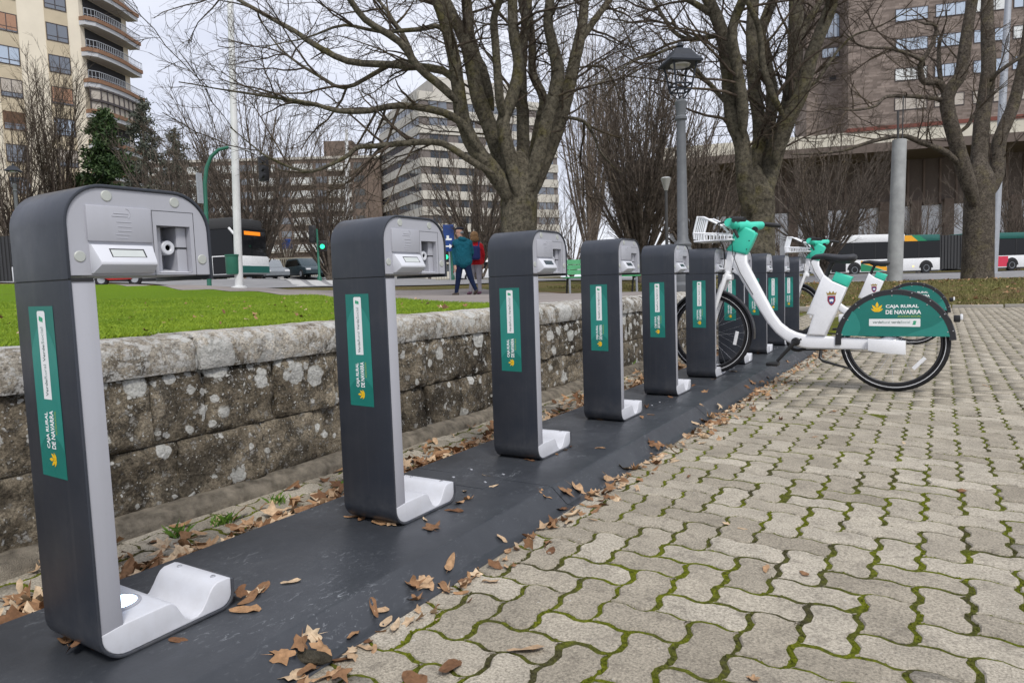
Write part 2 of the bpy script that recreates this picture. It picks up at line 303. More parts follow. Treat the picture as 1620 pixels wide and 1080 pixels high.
# ------------------------------------------------------------------ mesh helpers
def tag(o, label=None, cat=None, group=None, kind=None):
    for k, v in (('label', label), ('category', cat), ('group', group), ('kind', kind)):
        if v: o[k] = v
    return o
def empty(name, loc=(0, 0, 0), rz=0.0):
    o = bpy.data.objects.new(name, None); col.objects.link(o); o.location = loc; o.rotation_euler = (0, 0, rz); o.empty_display_size = 0.1; return o
def link(name, me, parent=None, loc=None):
    o = bpy.data.objects.new(name, me); col.objects.link(o)
    if parent is not None: o.parent = parent
    if loc is not None: o.location = loc
    return o
def finish(me, mats, smooth=35):
    for m in (mats if isinstance(mats, (list, tuple)) else [mats]): me.materials.append(M[m] if isinstance(m, str) else m)
    if smooth:
        me.polygons.foreach_set('use_smooth', [True]*len(me.polygons))
        try: me.set_sharp_from_angle(angle=R(smooth))
        except Exception: pass
    me.update()
class MB:
    def __init__(s): s.v = []; s.f = []; s.mi = []
    def add(s, vs, fs, mi=0):
        k = len(s.v); s.v += [tuple(x) for x in vs]; s.f += [tuple(i+k for i in f) for f in fs]; s.mi += [mi]*len(fs); return s
    def box(s, x0, x1, y0, y1, z0, z1, mi=0):
        vs = [(x, y, z) for z in (z0, z1) for y in (y0, y1) for x in (x0, x1)]
        return s.add(vs, [(0, 2, 3, 1), (4, 5, 7, 6), (0, 1, 5, 4), (2, 6, 7, 3), (0, 4, 6, 2), (1, 3, 7, 5)], mi)
    def rbox(s, x0, x1, y0, y1, z0, z1, b=0.004, seg=2, mi=0):
        bm = bmesh.new(); bmesh.ops.create_cube(bm, size=1)
        for q in bm.verts: q.co = Vector(((x0+x1)/2+q.co.x*(x1-x0), (y0+y1)/2+q.co.y*(y1-y0), (z0+z1)/2+q.co.z*(z1-z0)))
        bmesh.ops.bevel(bm, geom=bm.edges[:], offset=b, segments=seg, affect='EDGES', profile=0.5)
        return s.bm(bm, mi)
    def bm(s, bm, mi=0):
        bm.verts.index_update(); s.add([q.co for q in bm.verts], [[q.index for q in f.verts] for f in bm.faces], mi); bm.free(); return s
    def prism(s, poly, a, b, axis='x', bevel=0.0, seg=2, mi=0):
        """polygon (two coords) extruded along an axis; poly in (y,z) for x, (x,z) for y, (x,y) for z"""
        def mk(p, t): return {'x': (t, p[0], p[1]), 'y': (p[0], t, p[1]), 'z': (p[0], p[1], t)}[axis]
        bm = bmesh.new(); A = [bm.verts.new(mk(p, a)) for p in poly]; B = [bm.verts.new(mk(p, b)) for p in poly]; n = len(poly)
        fa = bm.faces.new(A); fb = bm.faces.new(B[::-1])
        for i in range(n): bm.faces.new((A[i], B[i], B[(i+1) % n], A[(i+1) % n]))
        bmesh.ops.recalc_face_normals(bm, faces=bm.faces[:])
        if bevel: bmesh.ops.bevel(bm, geom=[e for e in bm.edges if len(set(e.link_faces) & {fa, fb}) == 1], offset=bevel, segments=seg, affect='EDGES', profile=0.5)
        bmesh.ops.triangulate(bm, faces=[f for f in bm.faces if len(f.verts) > 4])
        return s.bm(bm, mi)
    def tube(s, pts, rad, n=8, mi=0, caps=True, flat=1.0):
        pts = [Vector(p) for p in pts]; rads = rad if isinstance(rad, (list, tuple)) else [rad]*len(pts)
        k = len(s.v); up = None; vs = []
        for i, p in enumerate(pts):
            d = (pts[min(i+1, len(pts)-1)]-pts[max(i-1, 0)]).normalized()
            if up is None: up = d.orthogonal().normalized()
            up = (up-d*up.dot(d)).normalized(); sd2 = d.cross(up)
            for j in range(n):
                a = 2*math.pi*j/n; vs.append(p+(up*math.cos(a)+sd2*math.sin(a)*flat)*rads[i])
        fs = [(i*n+j, i*n+(j+1) % n, (i+1)*n+(j+1) % n, (i+1)*n+j) for i in range(len(pts)-1) for j in range(n)]
        if caps: fs += [tuple(range(n))[::-1], tuple((len(pts)-1)*n+j for j in range(n))]
        return s.add(vs, fs, mi)
    def lathe(s, prof, n=16, c=(0, 0, 0), axis='z', mi=0):
        vs = []
        for r, h in prof:
            for j in range(n):
                a = 2*math.pi*j/n; x, y = r*math.cos(a), r*math.sin(a)
                q = {'z': (x, y, h), 'x': (h, x, y), 'y': (y, h, x)}[axis]; vs.append((q[0]+c[0], q[1]+c[1], q[2]+c[2]))
        fs = [(i*n+j, i*n+(j+1) % n, (i+1)*n+(j+1) % n, (i+1)*n+j) for i in range(len(prof)-1) for j in range(n)]
        if prof[0][0] > 1e-6: fs.append(tuple(range(n))[::-1])
        if prof[-1][0] > 1e-6: fs.append(tuple((len(prof)-1)*n+j for j in range(n)))
        return s.add(vs, fs, mi)
    def torus(s, c, Rr, r, n=40, m=8, axis='y', a0=0.0, a1=2*math.pi, flat=1.0, mi=0):
        full = abs(a1-a0-2*math.pi) < 1e-6; cnt = n if full else n+1; vs = []
        for i in range(cnt):
            a = a0+(a1-a0)*i/n
            for j in range(m):
                b = 2*math.pi*j/m; q = Rr+r*math.cos(b); h = r*flat*math.sin(b)
                p = {'y': (q*math.cos(a), h, q*math.sin(a)), 'z': (q*math.cos(a), q*math.sin(a), h), 'x': (h, q*math.cos(a), q*math.sin(a))}[axis]
                vs.append((p[0]+c[0], p[1]+c[1], p[2]+c[2]))
        fs = [(i*m+j, i*m+(j+1) % m, ((i+1) % cnt)*m+(j+1) % m, ((i+1) % cnt)*m+j) for i in range(n) for j in range(m)]
        if not full: fs += [tuple(range(m)), tuple(n*m+j for j in range(m))]
        return s.add(vs, fs, mi)
    def mesh(s, name, mats, smooth=35):
        me = bpy.data.meshes.new(name); me.from_pydata(s.v, [], s.f)
        if any(s.mi): me.polygons.foreach_set('material_index', s.mi)
        bm = bmesh.new(); bm.from_mesh(me); bmesh.ops.recalc_face_normals(bm, faces=bm.faces[:]); bm.to_mesh(me); bm.free()
        finish(me, mats, smooth); return me
    def build(s, name, mats, parent=None, smooth=35, loc=None): return link(name, s.mesh(name, mats, smooth), parent, loc)
def npmesh(name, V, F, mats, smooth=True, tint=None, mi=None):
    """fast mesh from numpy verts (n,3) and faces (m,k)"""
    me = bpy.data.meshes.new(name); V = np.asarray(V, np.float32); F = np.asarray(F, np.int32); m, k = F.shape
    me.vertices.add(len(V)); me.vertices.foreach_set('co', V.ravel())
    me.loops.add(m*k); me.loops.foreach_set('vertex_index', F.ravel())
    me.polygons.add(m); me.polygons.foreach_set('loop_start', np.arange(0, m*k, k, dtype=np.int32))
    if mi is not None: me.polygons.foreach_set('material_index', np.asarray(mi, np.int32))
    for q in (mats if isinstance(mats, list) else [mats]): me.materials.append(M[q])
    me.update(calc_edges=True)
    if smooth: me.polygons.foreach_set('use_smooth', np.ones(m, bool))
    if tint is not None:
        at = me.attributes.new('tint', 'FLOAT', 'POINT'); at.data.foreach_set('value', np.asarray(tint, np.float32))
    me.validate(); return me
def copy_tree(o, parent=None):
    c = o.copy(); col.objects.link(c)
    if parent is not None: c.parent = parent
    for ch in list(o.children): copy_tree(ch, c)
    return c
def arc(cx, cy, r, a0, a1, n): return [(cx+r*math.cos(R(a0+(a1-a0)*i/n)), cy+r*math.sin(R(a0+(a1-a0)*i/n))) for i in range(n+1)]
def text_geo(body, width, height=None, bold=0.0, shear=0.0):
    """outline of a line of letters as (verts2d, faces) fitted to a width with its left at 0 and baseline at 0"""
    cu = bpy.data.curves.new('letters', 'FONT'); cu.body = body; cu.size = 1; cu.offset = bold; cu.shear = shear; cu.resolution_u = 3; cu.fill_mode = 'FRONT'
    o = bpy.data.objects.new('letters', cu); col.objects.link(o); dg = bpy.context.evaluated_depsgraph_get(); me = o.evaluated_get(dg).to_mesh()
    vs = [(q.co.x, q.co.y) for q in me.vertices]; fs = [tuple(p.vertices) for p in me.polygons]
    o.evaluated_get(dg).to_mesh_clear(); bpy.data.objects.remove(o); bpy.data.curves.remove(cu)
    x0 = min(q[0] for q in vs); x1 = max(q[0] for q in vs); y0 = min(q[1] for q in vs); y1 = max(q[1] for q in vs)
    kx = width/(x1-x0); ky = kx if height is None else height/(y1-y0); yb = y0 if height is not None else 0
    return [((a-x0)*kx, (b-yb)*ky) for a, b in vs], fs
def put(mb, geo, fn, ox=0, oy=0, mi=0): return mb.add([fn(a+ox, b+oy) for a, b in geo[0]], geo[1], mi)
def poly(mb, pts, fn, mi=0):
    tri = tessellate_polygon([[Vector((a, b, 0)) for a, b in pts]]); return mb.add([fn(a, b) for a, b in pts], tri, mi)
def flat(mb, name, mat, parent):            # printed sheet: keep the face winding as laid out
    me = bpy.data.meshes.new(name); me.from_pydata(mb.v, [], mb.f)
    finish(me, mat, 0); return link(name, me, parent)
def leaf_logo(s):
    """three-lobed ear emblem of height s, base at the origin"""
    def petal(ang, L, wd): 
        o = []
        for k in range(9):
            tt = k/8; o.append((wd*math.sin(math.pi*tt**0.8), L*tt))
        o += [(-a, b) for a, b in o[::-1][1:-1]]
        c, q = math.cos(R(ang)), math.sin(R(ang)); return [((a*c-b*q)*s, (a*q+b*c)*s) for a, b in o]
    out = [[(a, b+0.42*s) for a, b in petal(0, 0.58, 0.13)]]
    for sg in (-1, 1):
        out.append([(a+0.05*s*sg, b+0.18*s) for a, b in petal(-38*sg, 0.66, 0.12)]); out.append([(a+0.02*s*sg, b+0.0*s) for a, b in petal(-58*sg, 0.62, 0.10)])
    out.append([(a, b) for a, b in petal(0, 0.55, 0.10)])
    return out
# ------------------------------------------------------------------ terrain height
_ctl = [PX(*q) for q in ((0, 450, 27), (170, 450, 25), (230, 452, 22), (375, 461, 17), (500, 466, 14.5), (640, 472, 11.5), (300, 458, 18), (560, 459, 24), (735, 457, 22), (735, 468, 17.5),
        (880, 462, 16), (950, 463, 15), (1010, 458, 18), (430, 455, 26), (333, 459, 27), (360, 442, 37), (180, 447, 37), (20, 446, 37), (508, 446, 39), (409, 441, 40), (480, 438, 60), (735, 443, 36), (880, 442, 42), (1000, 438, 45),
        (1415, 446, 28), (1545, 441, 30), (1480, 432, 57), (1600, 432, 57), (1350, 434, 57), (1290, 448, 28), (1620, 441, 32), (1250, 438, 45), (1100, 440, 42))]
_ctl += [Vector(q) for q in ((-1.3, -4, .685), (-1.3, 0, .685), (-1.3, 2, .685), (-1.3, 4, .68), (-1.3, 7, .67), (-3, 1, .69), (-3, 4, .68), (-5, 2, .70), (-5, 6, .685), (-8, 6, .70), (-8, 10, .68), (-10, 0, .78), (-4, 9, .67), (-14, 6, .85),
        (-45, 10, 2.0), (-60, 40, 2.0), (-40, 60, 1.7), (-70, 90, 2), (-30, 110, 1.5), (0, 110, 1.0), (30, 110, 1.0), (30, 40, .7), (-30, -15, 1.3), (-60, -20, 2), (-100, 150, 2), (-30, 220, 2), (60, 200, 2), (-150, 60, 2.5))]
_cx = np.array([[q.x, q.y] for q in _ctl]); _cz = np.array([q.z for q in _ctl])
def sst(a, b, x):
    t_ = np.clip((x-a)/(b-a), 0, 1); return t_*t_*(3-2*t_)
def TH(x, y):
    x = np.asarray(x, float); y = np.asarray(y, float); sh = x.shape; x = x.ravel(); y = y.ravel()
    d2 = (x[:, None]-_cx[:, 0])**2+(y[:, None]-_cx[:, 1])**2; wgt = 1/(d2+0.6)**1.7
    z = (wgt*_cz).sum(1)/wgt.sum(1)
    # paved yard: level 0 east of the wall, up to the verge
    east = sst(-7.0, -1.2, x)*sst(11.5, 12.5, y) + (x > -1.2)*(1-sst(11.5, 12.5, y))
    east = np.clip(east, 0, 1); near = 1-sst(18.6, 27.0, y)
    k = east*near
    return (z*(1-k)).reshape(sh)
def th(x, y): return float(TH(np.array([x]), np.array([y]))[0])
def G(px, depth):
    """ground point seen in column px at a depth along the view axis"""
    p = PX(px, 450, depth); return Vector((p.x, p.y, th(p.x, p.y)))

# base terrain in rings around the camera
ang = np.linspace(R(-40), R(125), 150); rad = np.concatenate([np.linspace(2.5, 30, 90), np.geomspace(31, 900, 45)])
A_, B_ = np.meshgrid(ang, rad, indexing='ij'); X_ = CAM.x-np.sin(A_)*B_; Y_ = CAM.y+np.cos(A_)*B_; Z_ = TH(X_, Y_)
Z_ = Z_-0.035-0.06*((X_ > -1.5) & (Y_ < 18.4))
Z_[(X_ > -2.2) & (Y_ < 12.2) & (X_ <= -1.2)] = -0.1
na, nb_ = A_.shape; idx = np.arange(na*nb_).reshape(na, nb_)
Fq = np.stack([idx[:-1, :-1], idx[:-1, 1:], idx[1:, 1:], idx[1:, :-1]], -1).reshape(-1, 4)
tag(link('terrain', npmesh('terrain', np.stack([X_, Y_, Z_], -1).reshape(-1, 3), Fq, 'verge')), kind='structure')

def ribbon(name, L, Rr, mat, off, n=60, m=8, kind='structure'):
    """ground sheet between two polylines, laid on the terrain"""
    def samp(P):
        P = np.array([[q[0], q[1]] for q in P]); s = np.concatenate([[0], np.cumsum(np.hypot(*np.diff(P, axis=0).T))]); t_ = np.linspace(0, s[-1], n)
        return np.stack([np.interp(t_, s, P[:, 0]), np.interp(t_, s, P[:, 1])], -1)
    a, b = samp(L), samp(Rr); k = np.linspace(0, 1, m)[None, :, None]
    Q = a[:, None]*(1-k)+b[:, None]*k; z = TH(Q[..., 0], Q[..., 1])+off
    i2 = np.arange(n*m).reshape(n, m); F = np.stack([i2[:-1, :-1], i2[1:, :-1], i2[1:, 1:], i2[:-1, 1:]], -1).reshape(-1, 4)
    o = link(name, npmesh(name, np.concatenate([Q, z[..., None]], -1).reshape(-1, 3), F, mat)); return tag(o, kind=kind)
# lawn: wall line on one side, path edge on the other
lawn_far = [PX(-250, 450, 29), PX(0, 450, 27), PX(170, 450, 25), PX(230, 452, 22), PX(375, 461, 17), PX(500, 466, 14.5), PX(640, 472, 11), PX(720, 480, 7.6), Vector((-1.36, 4.25, .7))]
lawn_near = [Vector((-1.36, -6, 0)), Vector((-1.36, -2, 0)), Vector((-1.36, 0, 0)), Vector((-1.36, 2, 0)), Vector((-1.36, 4.2, 0))]
lawn = ribbon('lawn', lawn_near, lawn_far, 'lawn', -0.004, 90, 60)
path_far = [PX(-250, 444, 33), PX(170, 447, 31), PX(375, 455, 25), PX(560, 458, 22), PX(735, 457, 22), PX(880, 462, 16.5), PX(960, 462, 16.5), PX(1010, 458, 19), PX(1120, 450, 24)]
path_near = [p for p in lawn_far[:-1]]+[Vector((-1.36, 4.25, 0)), Vector((-1.36, 7, 0)), Vector((-1.5, 11.4, 0))]
ribbon('footpath', path_near, path_far, 'pathmat', 0.004, 90, 24)
road_near = [PX(-300, 448, 34.5), PX(170, 447, 33.5), PX(430, 453, 28), PX(735, 449, 29), PX(1000, 446, 34), PX(1290, 440, 44), PX(1480, 436.5, 46), PX(1700, 433, 46), PX(1900, 433, 46)]
road_far = [PX(-300, 436, 60), PX(170, 440, 58), PX(430, 441, 58), PX(735, 441, 58), PX(1000, 438, 60), PX(1290, 434, 64), PX(1480, 430.5, 66), PX(1700, 428, 66), PX(1900, 428, 66)]
ribbon('road', road_near, road_far, 'asphalt', 0.012, 120, 14)
for k, px in enumerate((470, 500, 530, 560)):
    a = PX(px, 449, 30); b = PX(px+22, 449, 30); c = PX(px-28, 443, 40); d = PX(px-8, 443, 40)
    tag(ribbon('road_marking', [a, c], [b, d], 'paintwhite', 0.026, 12, 3), kind='structure')
right_near = [PX(1235, 447, 30), PX(1290, 446, 30), PX(1415, 444, 30), PX(1545, 440, 32), PX(1720, 436, 33)]; right_far = [PX(1235, 442, 40), PX(1290, 440, 41), PX(1415, 436, 42), PX(1545, 433, 43), PX(1720, 430, 44)]
ribbon('footpath', right_near, right_far, 'asphalt', 0.02, 50, 6)
# kerb stones between paving and verge
kb = empty('kerb', (0, 18.45, 0)); tag(kb, kind='structure')
km = MB().rbox(-0.485, 0.485, -0.06, 0.06, -0.1, 0.07, 0.012, 2).mesh('kerb_stone', 'kerbstone')
for i in range(14): link('kerb_stone', km, kb, (-3.8+i*1.0, 0.0, rng.uniform(-.006, .006)))

# ------------------------------------------------------------------ block paving
pv = empty('pavement', (0, 0, 0)); tag(pv, kind='structure')
gx, gy = 34, 110
xs = np.linspace(-1.25, 9, gx); ys = np.linspace(-4, 18.42, gy); XX, YY = np.meshgrid(xs, ys, indexing='ij'); i2 = np.arange(gx*gy).reshape(gx, gy)
F = np.stack([i2[:-1, :-1], i2[1:, :-1], i2[1:, 1:], i2[:-1, 1:]], -1).reshape(-1, 4)
link('mossy_joint_bed', npmesh('mossy_joint_bed', np.stack([XX, YY, np.full_like(XX, -0.0045)], -1).reshape(-1, 3), F, 'moss'), pv)
U = 0.1185
WAVE = [(0.0, 0.0), (0.10, 0.055), (0.44, 0.072), (0.58, 0.0), (0.72, -0.068), (0.93, -0.055)]
WAVE_LO = [(0.0, 0.0), (0.40, 0.08), (0.76, -0.08)]
def outline(cells, gxp, gyp, wave):
    """zigzag outline of a 2x1 block. cells: (w,h) in units"""
    wd, hg = cells; pts = []
    ex, ey = gxp/2, gyp/2
    def nrm(p): return p
    for k in range(wd):
        for t_, a in wave: pts.append((k+t_, a, 0, -1))
    for k in range(hg):
        for t_, a in wave: pts.append((wd+a, k+t_, 1, 0))
    for k in range(wd-1, -1, -1):
        for t_, a in [(1.0, 0.0)]+[q for q in wave[1:]][::-1]: pts.append((k+t_, hg+a, 0, 1))
    for k in range(hg-1, -1, -1):
        for t_, a in [(1.0, 0.0)]+[q for q in wave[1:]][::-1]: pts.append((a, k+t_, -1, 0))
    out = []
    for x, y, nx_, ny_ in pts:
        X = x*U; Y = y*U
        # pull every point in from the joint line
        fx = -1 if x < 0.12 else (1 if x > wd-0.12 else 0); fy = -1 if y < 0.12 else (1 if y > hg-0.12 else 0)
        if nx_ != 0: fx = nx_
        if ny_ != 0: fy = ny_
        out.append((X-fx*ex-wd*U/2, Y-fy*ey-hg*U/2))
    return out
def inset(P, d):
    n = len(P); o = []
    for i in range(n):
        a = Vector(P[i-1]); b = Vector(P[i]); c = Vector(P[(i+1) % n])
        e1 = (b-a); e2 = (c-b)
        n1 = Vector((-e1.y, e1.x)); n2 = Vector((-e2.y, e2.x))
        nn = (n1.normalized() if n1.length > 1e-6 else n2.normalized())+(n2.normalized() if n2.length > 1e-6 else n1.normalized())
        if nn.length > 1e-6: nn.normalize()
        o.append((b.x+nn.x*d, b.y+nn.y*d))
    return o
def paver_geo(cells, wave, rings, seed):
    q = random.Random(seed); P = outline(cells, 0.0135, 0.0110, wave)
    P = [(a+q.uniform(-.0009, .0009), b+q.uniform(-.0009, .0009)) for a, b in P]; n = len(P); vs = []; fs = []
    lv = [(0.0, -0.035), (0.0, -0.005), (0.0038, 0.0)] if rings == 3 else [(0.0, -0.02), (0.002, 0.0)]
    for d, z in lv: vs += [(a, b, z) for a, b in inset(P, d)]
    for k in range(len(lv)-1): fs += [(k*n+i, k*n+(i+1) % n, (k+1)*n+(i+1) % n, (k+1)*n+i) for i in range(n)]
    top = tessellate_polygon([[Vector((a, b, 0)) for a, b, _ in vs[-n:]]]); base = len(vs)-n
    for tr in top:
        a, b, c = (Vector(vs[base+i]) for i in tr); tr2 = tr if (b-a).cross(c-a).z > 0 else tr[::-1]
        fs.append(tuple(base+i for i in tr2))
    return vs, fs
cand = []
X0, Y0 = 0.996, 0.925-2*U
for i in range(-90, 160):
    for j in range(-60, 60):
        ox = X0+(i+2*j)*U; oy = Y0+(i-2*j)*U
        for c, (cx_, cy_) in (((1, 2), (ox+U/2, oy+U)), ((2, 1), (ox+2*U, oy+U/2))):
            if -1.02 < cx_ < 7.5 and -2.5 < cy_ < 18.35 and cx_ < 3.2+0.25*max(cy_, 0):
                d = Vector((cx_, cy_, 0)); vis = (d-CAM).dot(CF) > 0.25
                if -0.36 < cx_ < 0.215: continue                       # under the platform
                score = 1e9; 
                if vis:
                    px, py, z = proj(d)
                    if -40 < px < 1660 and py < 1110 and not (cx_ < -0.36 and cy_ < 0.2): score = z
                cand.append((score, c, cx_, cy_))
cand.sort(key=lambda q: q[0])
pm = {}
for c in ((1, 2), (2, 1)):
    for k in range(3):
        vs_, fs_ = paver_geo(c, WAVE, 3, 11*k+c[0]); me = bpy.data.meshes.new('paver'); me.from_pydata(vs_, [], fs_); finish(me, 'paver', 30); pm[(c, k)] = me
for s_, c, cx_, cy_ in cand[:300]:
    o = link('paver', pm[(c, rng.randrange(3))], pv, (cx_+rng.uniform(-.001, .001), cy_+rng.uniform(-.001, .001), rng.uniform(-.0035, .002)))
    o.rotation_euler = (rng.gauss(0, .008), rng.gauss(0, .008), rng.gauss(0, .008))
VV = []; FF = []; TT = []; off = 0
lo = {c: paver_geo(c, WAVE_LO, 2, 5) for c in ((1, 2), (2, 1))}
lov = {c: np.array(lo[c][0]) for c in lo}
tri_f = {}
for c in lo:
    t3 = []
    for f in lo[c][1]:
        for k in range(1, len(f)-1): t3.append((f[0], f[k], f[k+1]))
    tri_f[c] = np.array(t3)
for s_, c, cx_, cy_ in cand[300:]:
    v_ = lov[c].copy(); a_ = rng.gauss(0, .007); tx, ty = rng.gauss(0, .007), rng.gauss(0, .007)
    x_ = v_[:, 0]*math.cos(a_)-v_[:, 1]*math.sin(a_); y_ = v_[:, 0]*math.sin(a_)+v_[:, 1]*math.cos(a_)
    z_ = v_[:, 2]+tx*x_+ty*y_+rng.uniform(-.003, .002)
    VV.append(np.stack([x_+cx_, y_+cy_, z_], -1)); FF.append(tri_f[c]+off); off += len(v_); TT.append(np.full(len(v_), rng.random()))
tag(link('paver_field', npmesh('paver_field', np.concatenate(VV), np.concatenate(FF), 'paverfar', False, np.concatenate(TT)), pv), kind='stuff')

# moss cushions standing in the wide joints
def scatter_blobs(P, Rr, mat, name, parent, hgt=0.8):
    th_ = np.linspace(0, 2*np.pi, 6)[:-1]; base = np.concatenate([np.stack([np.cos(th_), np.sin(th_), np.zeros(5)], -1), np.stack([.62*np.cos(th_+.6), .62*np.sin(th_+.6), np.full(5, .62)], -1), [[0, 0, 1.0]]])
    f = [(i, (i+1) % 5, 5+i) for i in range(5)]+[((i+1) % 5, 5+(i+1) % 5, 5+i) for i in range(5)]+[(5+i, 5+(i+1) % 5, 10) for i in range(5)]
    f = np.array(f); n = len(P); sc_ = Rr[:, None, None]*np.array([1, 1, hgt])*(1+.35*(nr.random((n, 11, 1))-.5))
    V = base[None]*sc_+P[:, None]; Fx = f[None]+(np.arange(n)*11)[:, None, None]
    return link(name, npmesh(name, V.reshape(-1, 3), Fx.reshape(-1, 3), mat), parent)
mp_ = []
wx = np.array([q[0] for q in WAVE]+[1.0]); wy = np.array([q[1] for q in WAVE]+[0.0])
for s_, c, cx_, cy_ in cand[:340]:
    wd, hg = c; patch = noise.noise(Vector((cx_*1.3, cy_*1.3, 3.1)))
    if patch < -0.55: continue
    for k in range(hg):                                           # right-hand joint
        for q in range(30):
            t_ = rng.random(); a = float(np.interp(t_, wx, wy))
            if rng.random() < 0.62+patch: mp_.append((cx_-wd*U/2+(wd+a)*U+rng.gauss(0, .0036), cy_-hg*U/2+(k+t_)*U, -0.006+rng.random()*.003))
    for k in range(wd):
        for q in range(24):
            t_ = rng.random(); a = float(np.interp(t_, wx, wy))
            if rng.random() < 0.55+patch: mp_.append((cx_-wd*U/2+(k+t_)*U, cy_-hg*U/2+(hg+a)*U+rng.gauss(0, .0028), -0.007+rng.random()*.002))
mp_ = np.array(mp_); tag(scatter_blobs(mp_, nr.uniform(.0022, .0062, len(mp_)), 'moss', 'moss_cushions', pv), kind='stuff')

# ------------------------------------------------------------------ mounting platform
MT = 0.07
bp = tag(empty('mounting_platform', (0, 0, 0)), 'long dark grey scuffed mounting platform with sloped edge under the docks', 'platform')
SEC = [-2.2, -0.3, 1.6, 3.5, 5.4, 7.3, 9.2]
prof = [(-0.445, 0.0), (-0.445, 0.064), (-0.439, 0.07), (0.215, 0.07), (0.224, 0.0685), (0.232, 0.064), (0.288, 0.012), (0.296, 0.008), (0.322, 0.006), (0.325, 0.001)]
for k in range(len(SEC)-1):
    y0, y1 = SEC[k]+.0015, SEC[k+1]-.0015; ny = 30; vs_ = []; 
    for j in range(ny):
        y = y0+(y1-y0)*j/(ny-1)
        for i, (a, b) in enumerate(prof):
            dz = 0
            if i >= 5: 
                wv_ = noise.noise(Vector((k*3.1, y*2.3, 0.7))); dz = 0.005*wv_ if b > .01 else 0.0015*wv_
            da = 0.006*noise.noise(Vector((9.1, y*1.7, 2.2))) if i >= 6 else 0
            vs_.append((a+da, y, max(0.0005, b+dz)))
    n = len(prof); fs_ = [(j*n+i, (j+1)*n+i, (j+1)*n+i+1, j*n+i+1) for j in range(ny-1) for i in range(n-1)]
    fs_ += [tuple(range(n)), tuple((ny-1)*n+i for i in range(n))[::-1]]
    MB().add(vs_, fs_).build('deck_section', 'plate', bp, 25)
bolt_me = MB().lathe([(0, .004), (.0045, .0037), (.0075, .002), (.008, 0), (.008, -.003)], 12).mesh('bolt', 'steel')
for yc in (1.6, 3.5, 5.4, 7.3):
    cv = MB().rbox(-.235, .003, yc-.145, yc+.145, MT-.002, MT+.0022, .001, 1).build('cover_plate', 'plate', bp)
    for bx, by in ((-.2, .07), (-.2, -.06), (-.038, -.065), (-.034, .065)): link('bolt', bolt_me, cv, (bx, yc+by, MT+.002))

# ------------------------------------------------------------------ stone wall
WX = -1.02
wl = tag(empty('stone_wall', (WX, 0, 0)), 'low lichen covered stone retaining wall below the lawn', 'wall')
wl_y0, wl_y1 = -3.0, 11.6
def rough_block(y0, y1, z0, z1, x_front, x_back, amp, seed, cap=False):
    q = random.Random(seed); ny = max(4, int((y1-y0)/(.022 if y0 < 5 else .05))); nz = max(4, int((z1-z0)/(.022 if y0 < 5 else .05))); vs_ = []; 
    rr = 0.06 if cap else 0.012
    # section front profile going bottom->top (and over the top for the cap)
    secp = []
    for j in range(nz+1):
        z = z0+(z1-z0)*j/nz; e = 0
        if z-z0 < .012: e = -(.012-(z-z0))*(.8)
        if z1-z < rr: 
            s_ = 1-(z1-z)/rr; e = -rr*(1-math.sqrt(max(0, 1-s_*s_)))
        secp.append((e, z))
    if cap:
        for j in range(1, 7): secp.append((-rr-(x_front-x_back-rr)*j/6, z1+0.006*math.sin(j)))
    else: secp.append((-.05, z1-.0)); 
    secp = [(-.06 if not cap else -.1, z0+.0)]+secp
    n = len(secp)
    for i in range(ny+1):
        y = y0+(y1-y0)*i/ny; ey = min(y-y0, y1-y); ee = -max(0, .012+.01*noise.noise(Vector((z0*3, y0*7, seed)))-ey)*.8
        for e, z in secp:
            if e <= -.05 and not cap: vs_.append((x_front-WX+e, y, z)); continue
            p = Vector((y*5.2+seed*1.7, z*5.2, seed*.37)); h = noise.fractal(p, 1.0, 2.0, 4)*amp+noise.noise(Vector((y*27, z*27, seed)))*amp*.5+abs(noise.noise(Vector((y*13, z*13, seed+3))))*-amp*.6
            if cap and e < -rr: vs_.append((x_front-WX+e, y, z+h*.35)); continue
            vs_.append((x_front-WX+e+ee+h, y, z+(h*.3 if cap else 0)))
    fs_ = [(i*n+j, (i+1)*n+j, (i+1)*n+j+1, i*n+j+1) for i in range(ny) for j in range(n-1)]
    fs_ += [tuple(range(n))[::-1], tuple(ny*n+j for j in range(n))]
    return vs_, fs_
def course(z0, z1, joints, amp, cap=False, name='stone', mat='stone'):
    for k in range(len(joints)-1):
        g = .007 if cap else .004
        vs_, fs_ = rough_block(joints[k]+g, joints[k+1]-g, z0+(.0 if cap else .003), z1-(.0 if cap else .004), WX+(rng.uniform(.008, .02) if cap else rng.uniform(-.012, .012)), WX-.40, amp, rng.randrange(9999), cap)
        MB().add(vs_, fs_).build(name, mat, wl, 60)
def joints(lo_, hi_, fixed):
    out = []; y = wl_y0
    while y < fixed[0]-.3: out.append(y); y += rng.uniform(lo_, hi_)
    out += fixed; y = fixed[-1]
    while y < wl_y1-.25: y += rng.uniform(lo_, hi_); out.append(y)
    return out
course(.56, .70, joints(.55, .95, [.25, .97, 1.86, 2.6]), .015, True, 'cap_stone', 'capstone')
course(.292, .56, joints(.24, .42, [.46, .767, 1.0, 1.351, 1.717]), .023)
course(.045, .292, joints(.28, .45, [.5, .866, 1.26, 1.567]), .023)
MB().box(-.40, -.036, wl_y0, wl_y1+.2, -.1, .69).build('mortar_core', 'stone', wl)
pl = []
vs_ = []; ny = 220
for i in range(ny+1):
    y = wl_y0+(wl_y1+.2-wl_y0)*i/ny; h = noise.noise(Vector((y*3, 1.7, 0)))*.012; h2 = noise.noise(Vector((y*9, 4.7, 0)))*.008
    for a, b in ((-.03, .062), (.02, .060), (.06, .046), (.082, .02), (.086, -.03)): vs_.append((a+h+h2, y, b+h2))
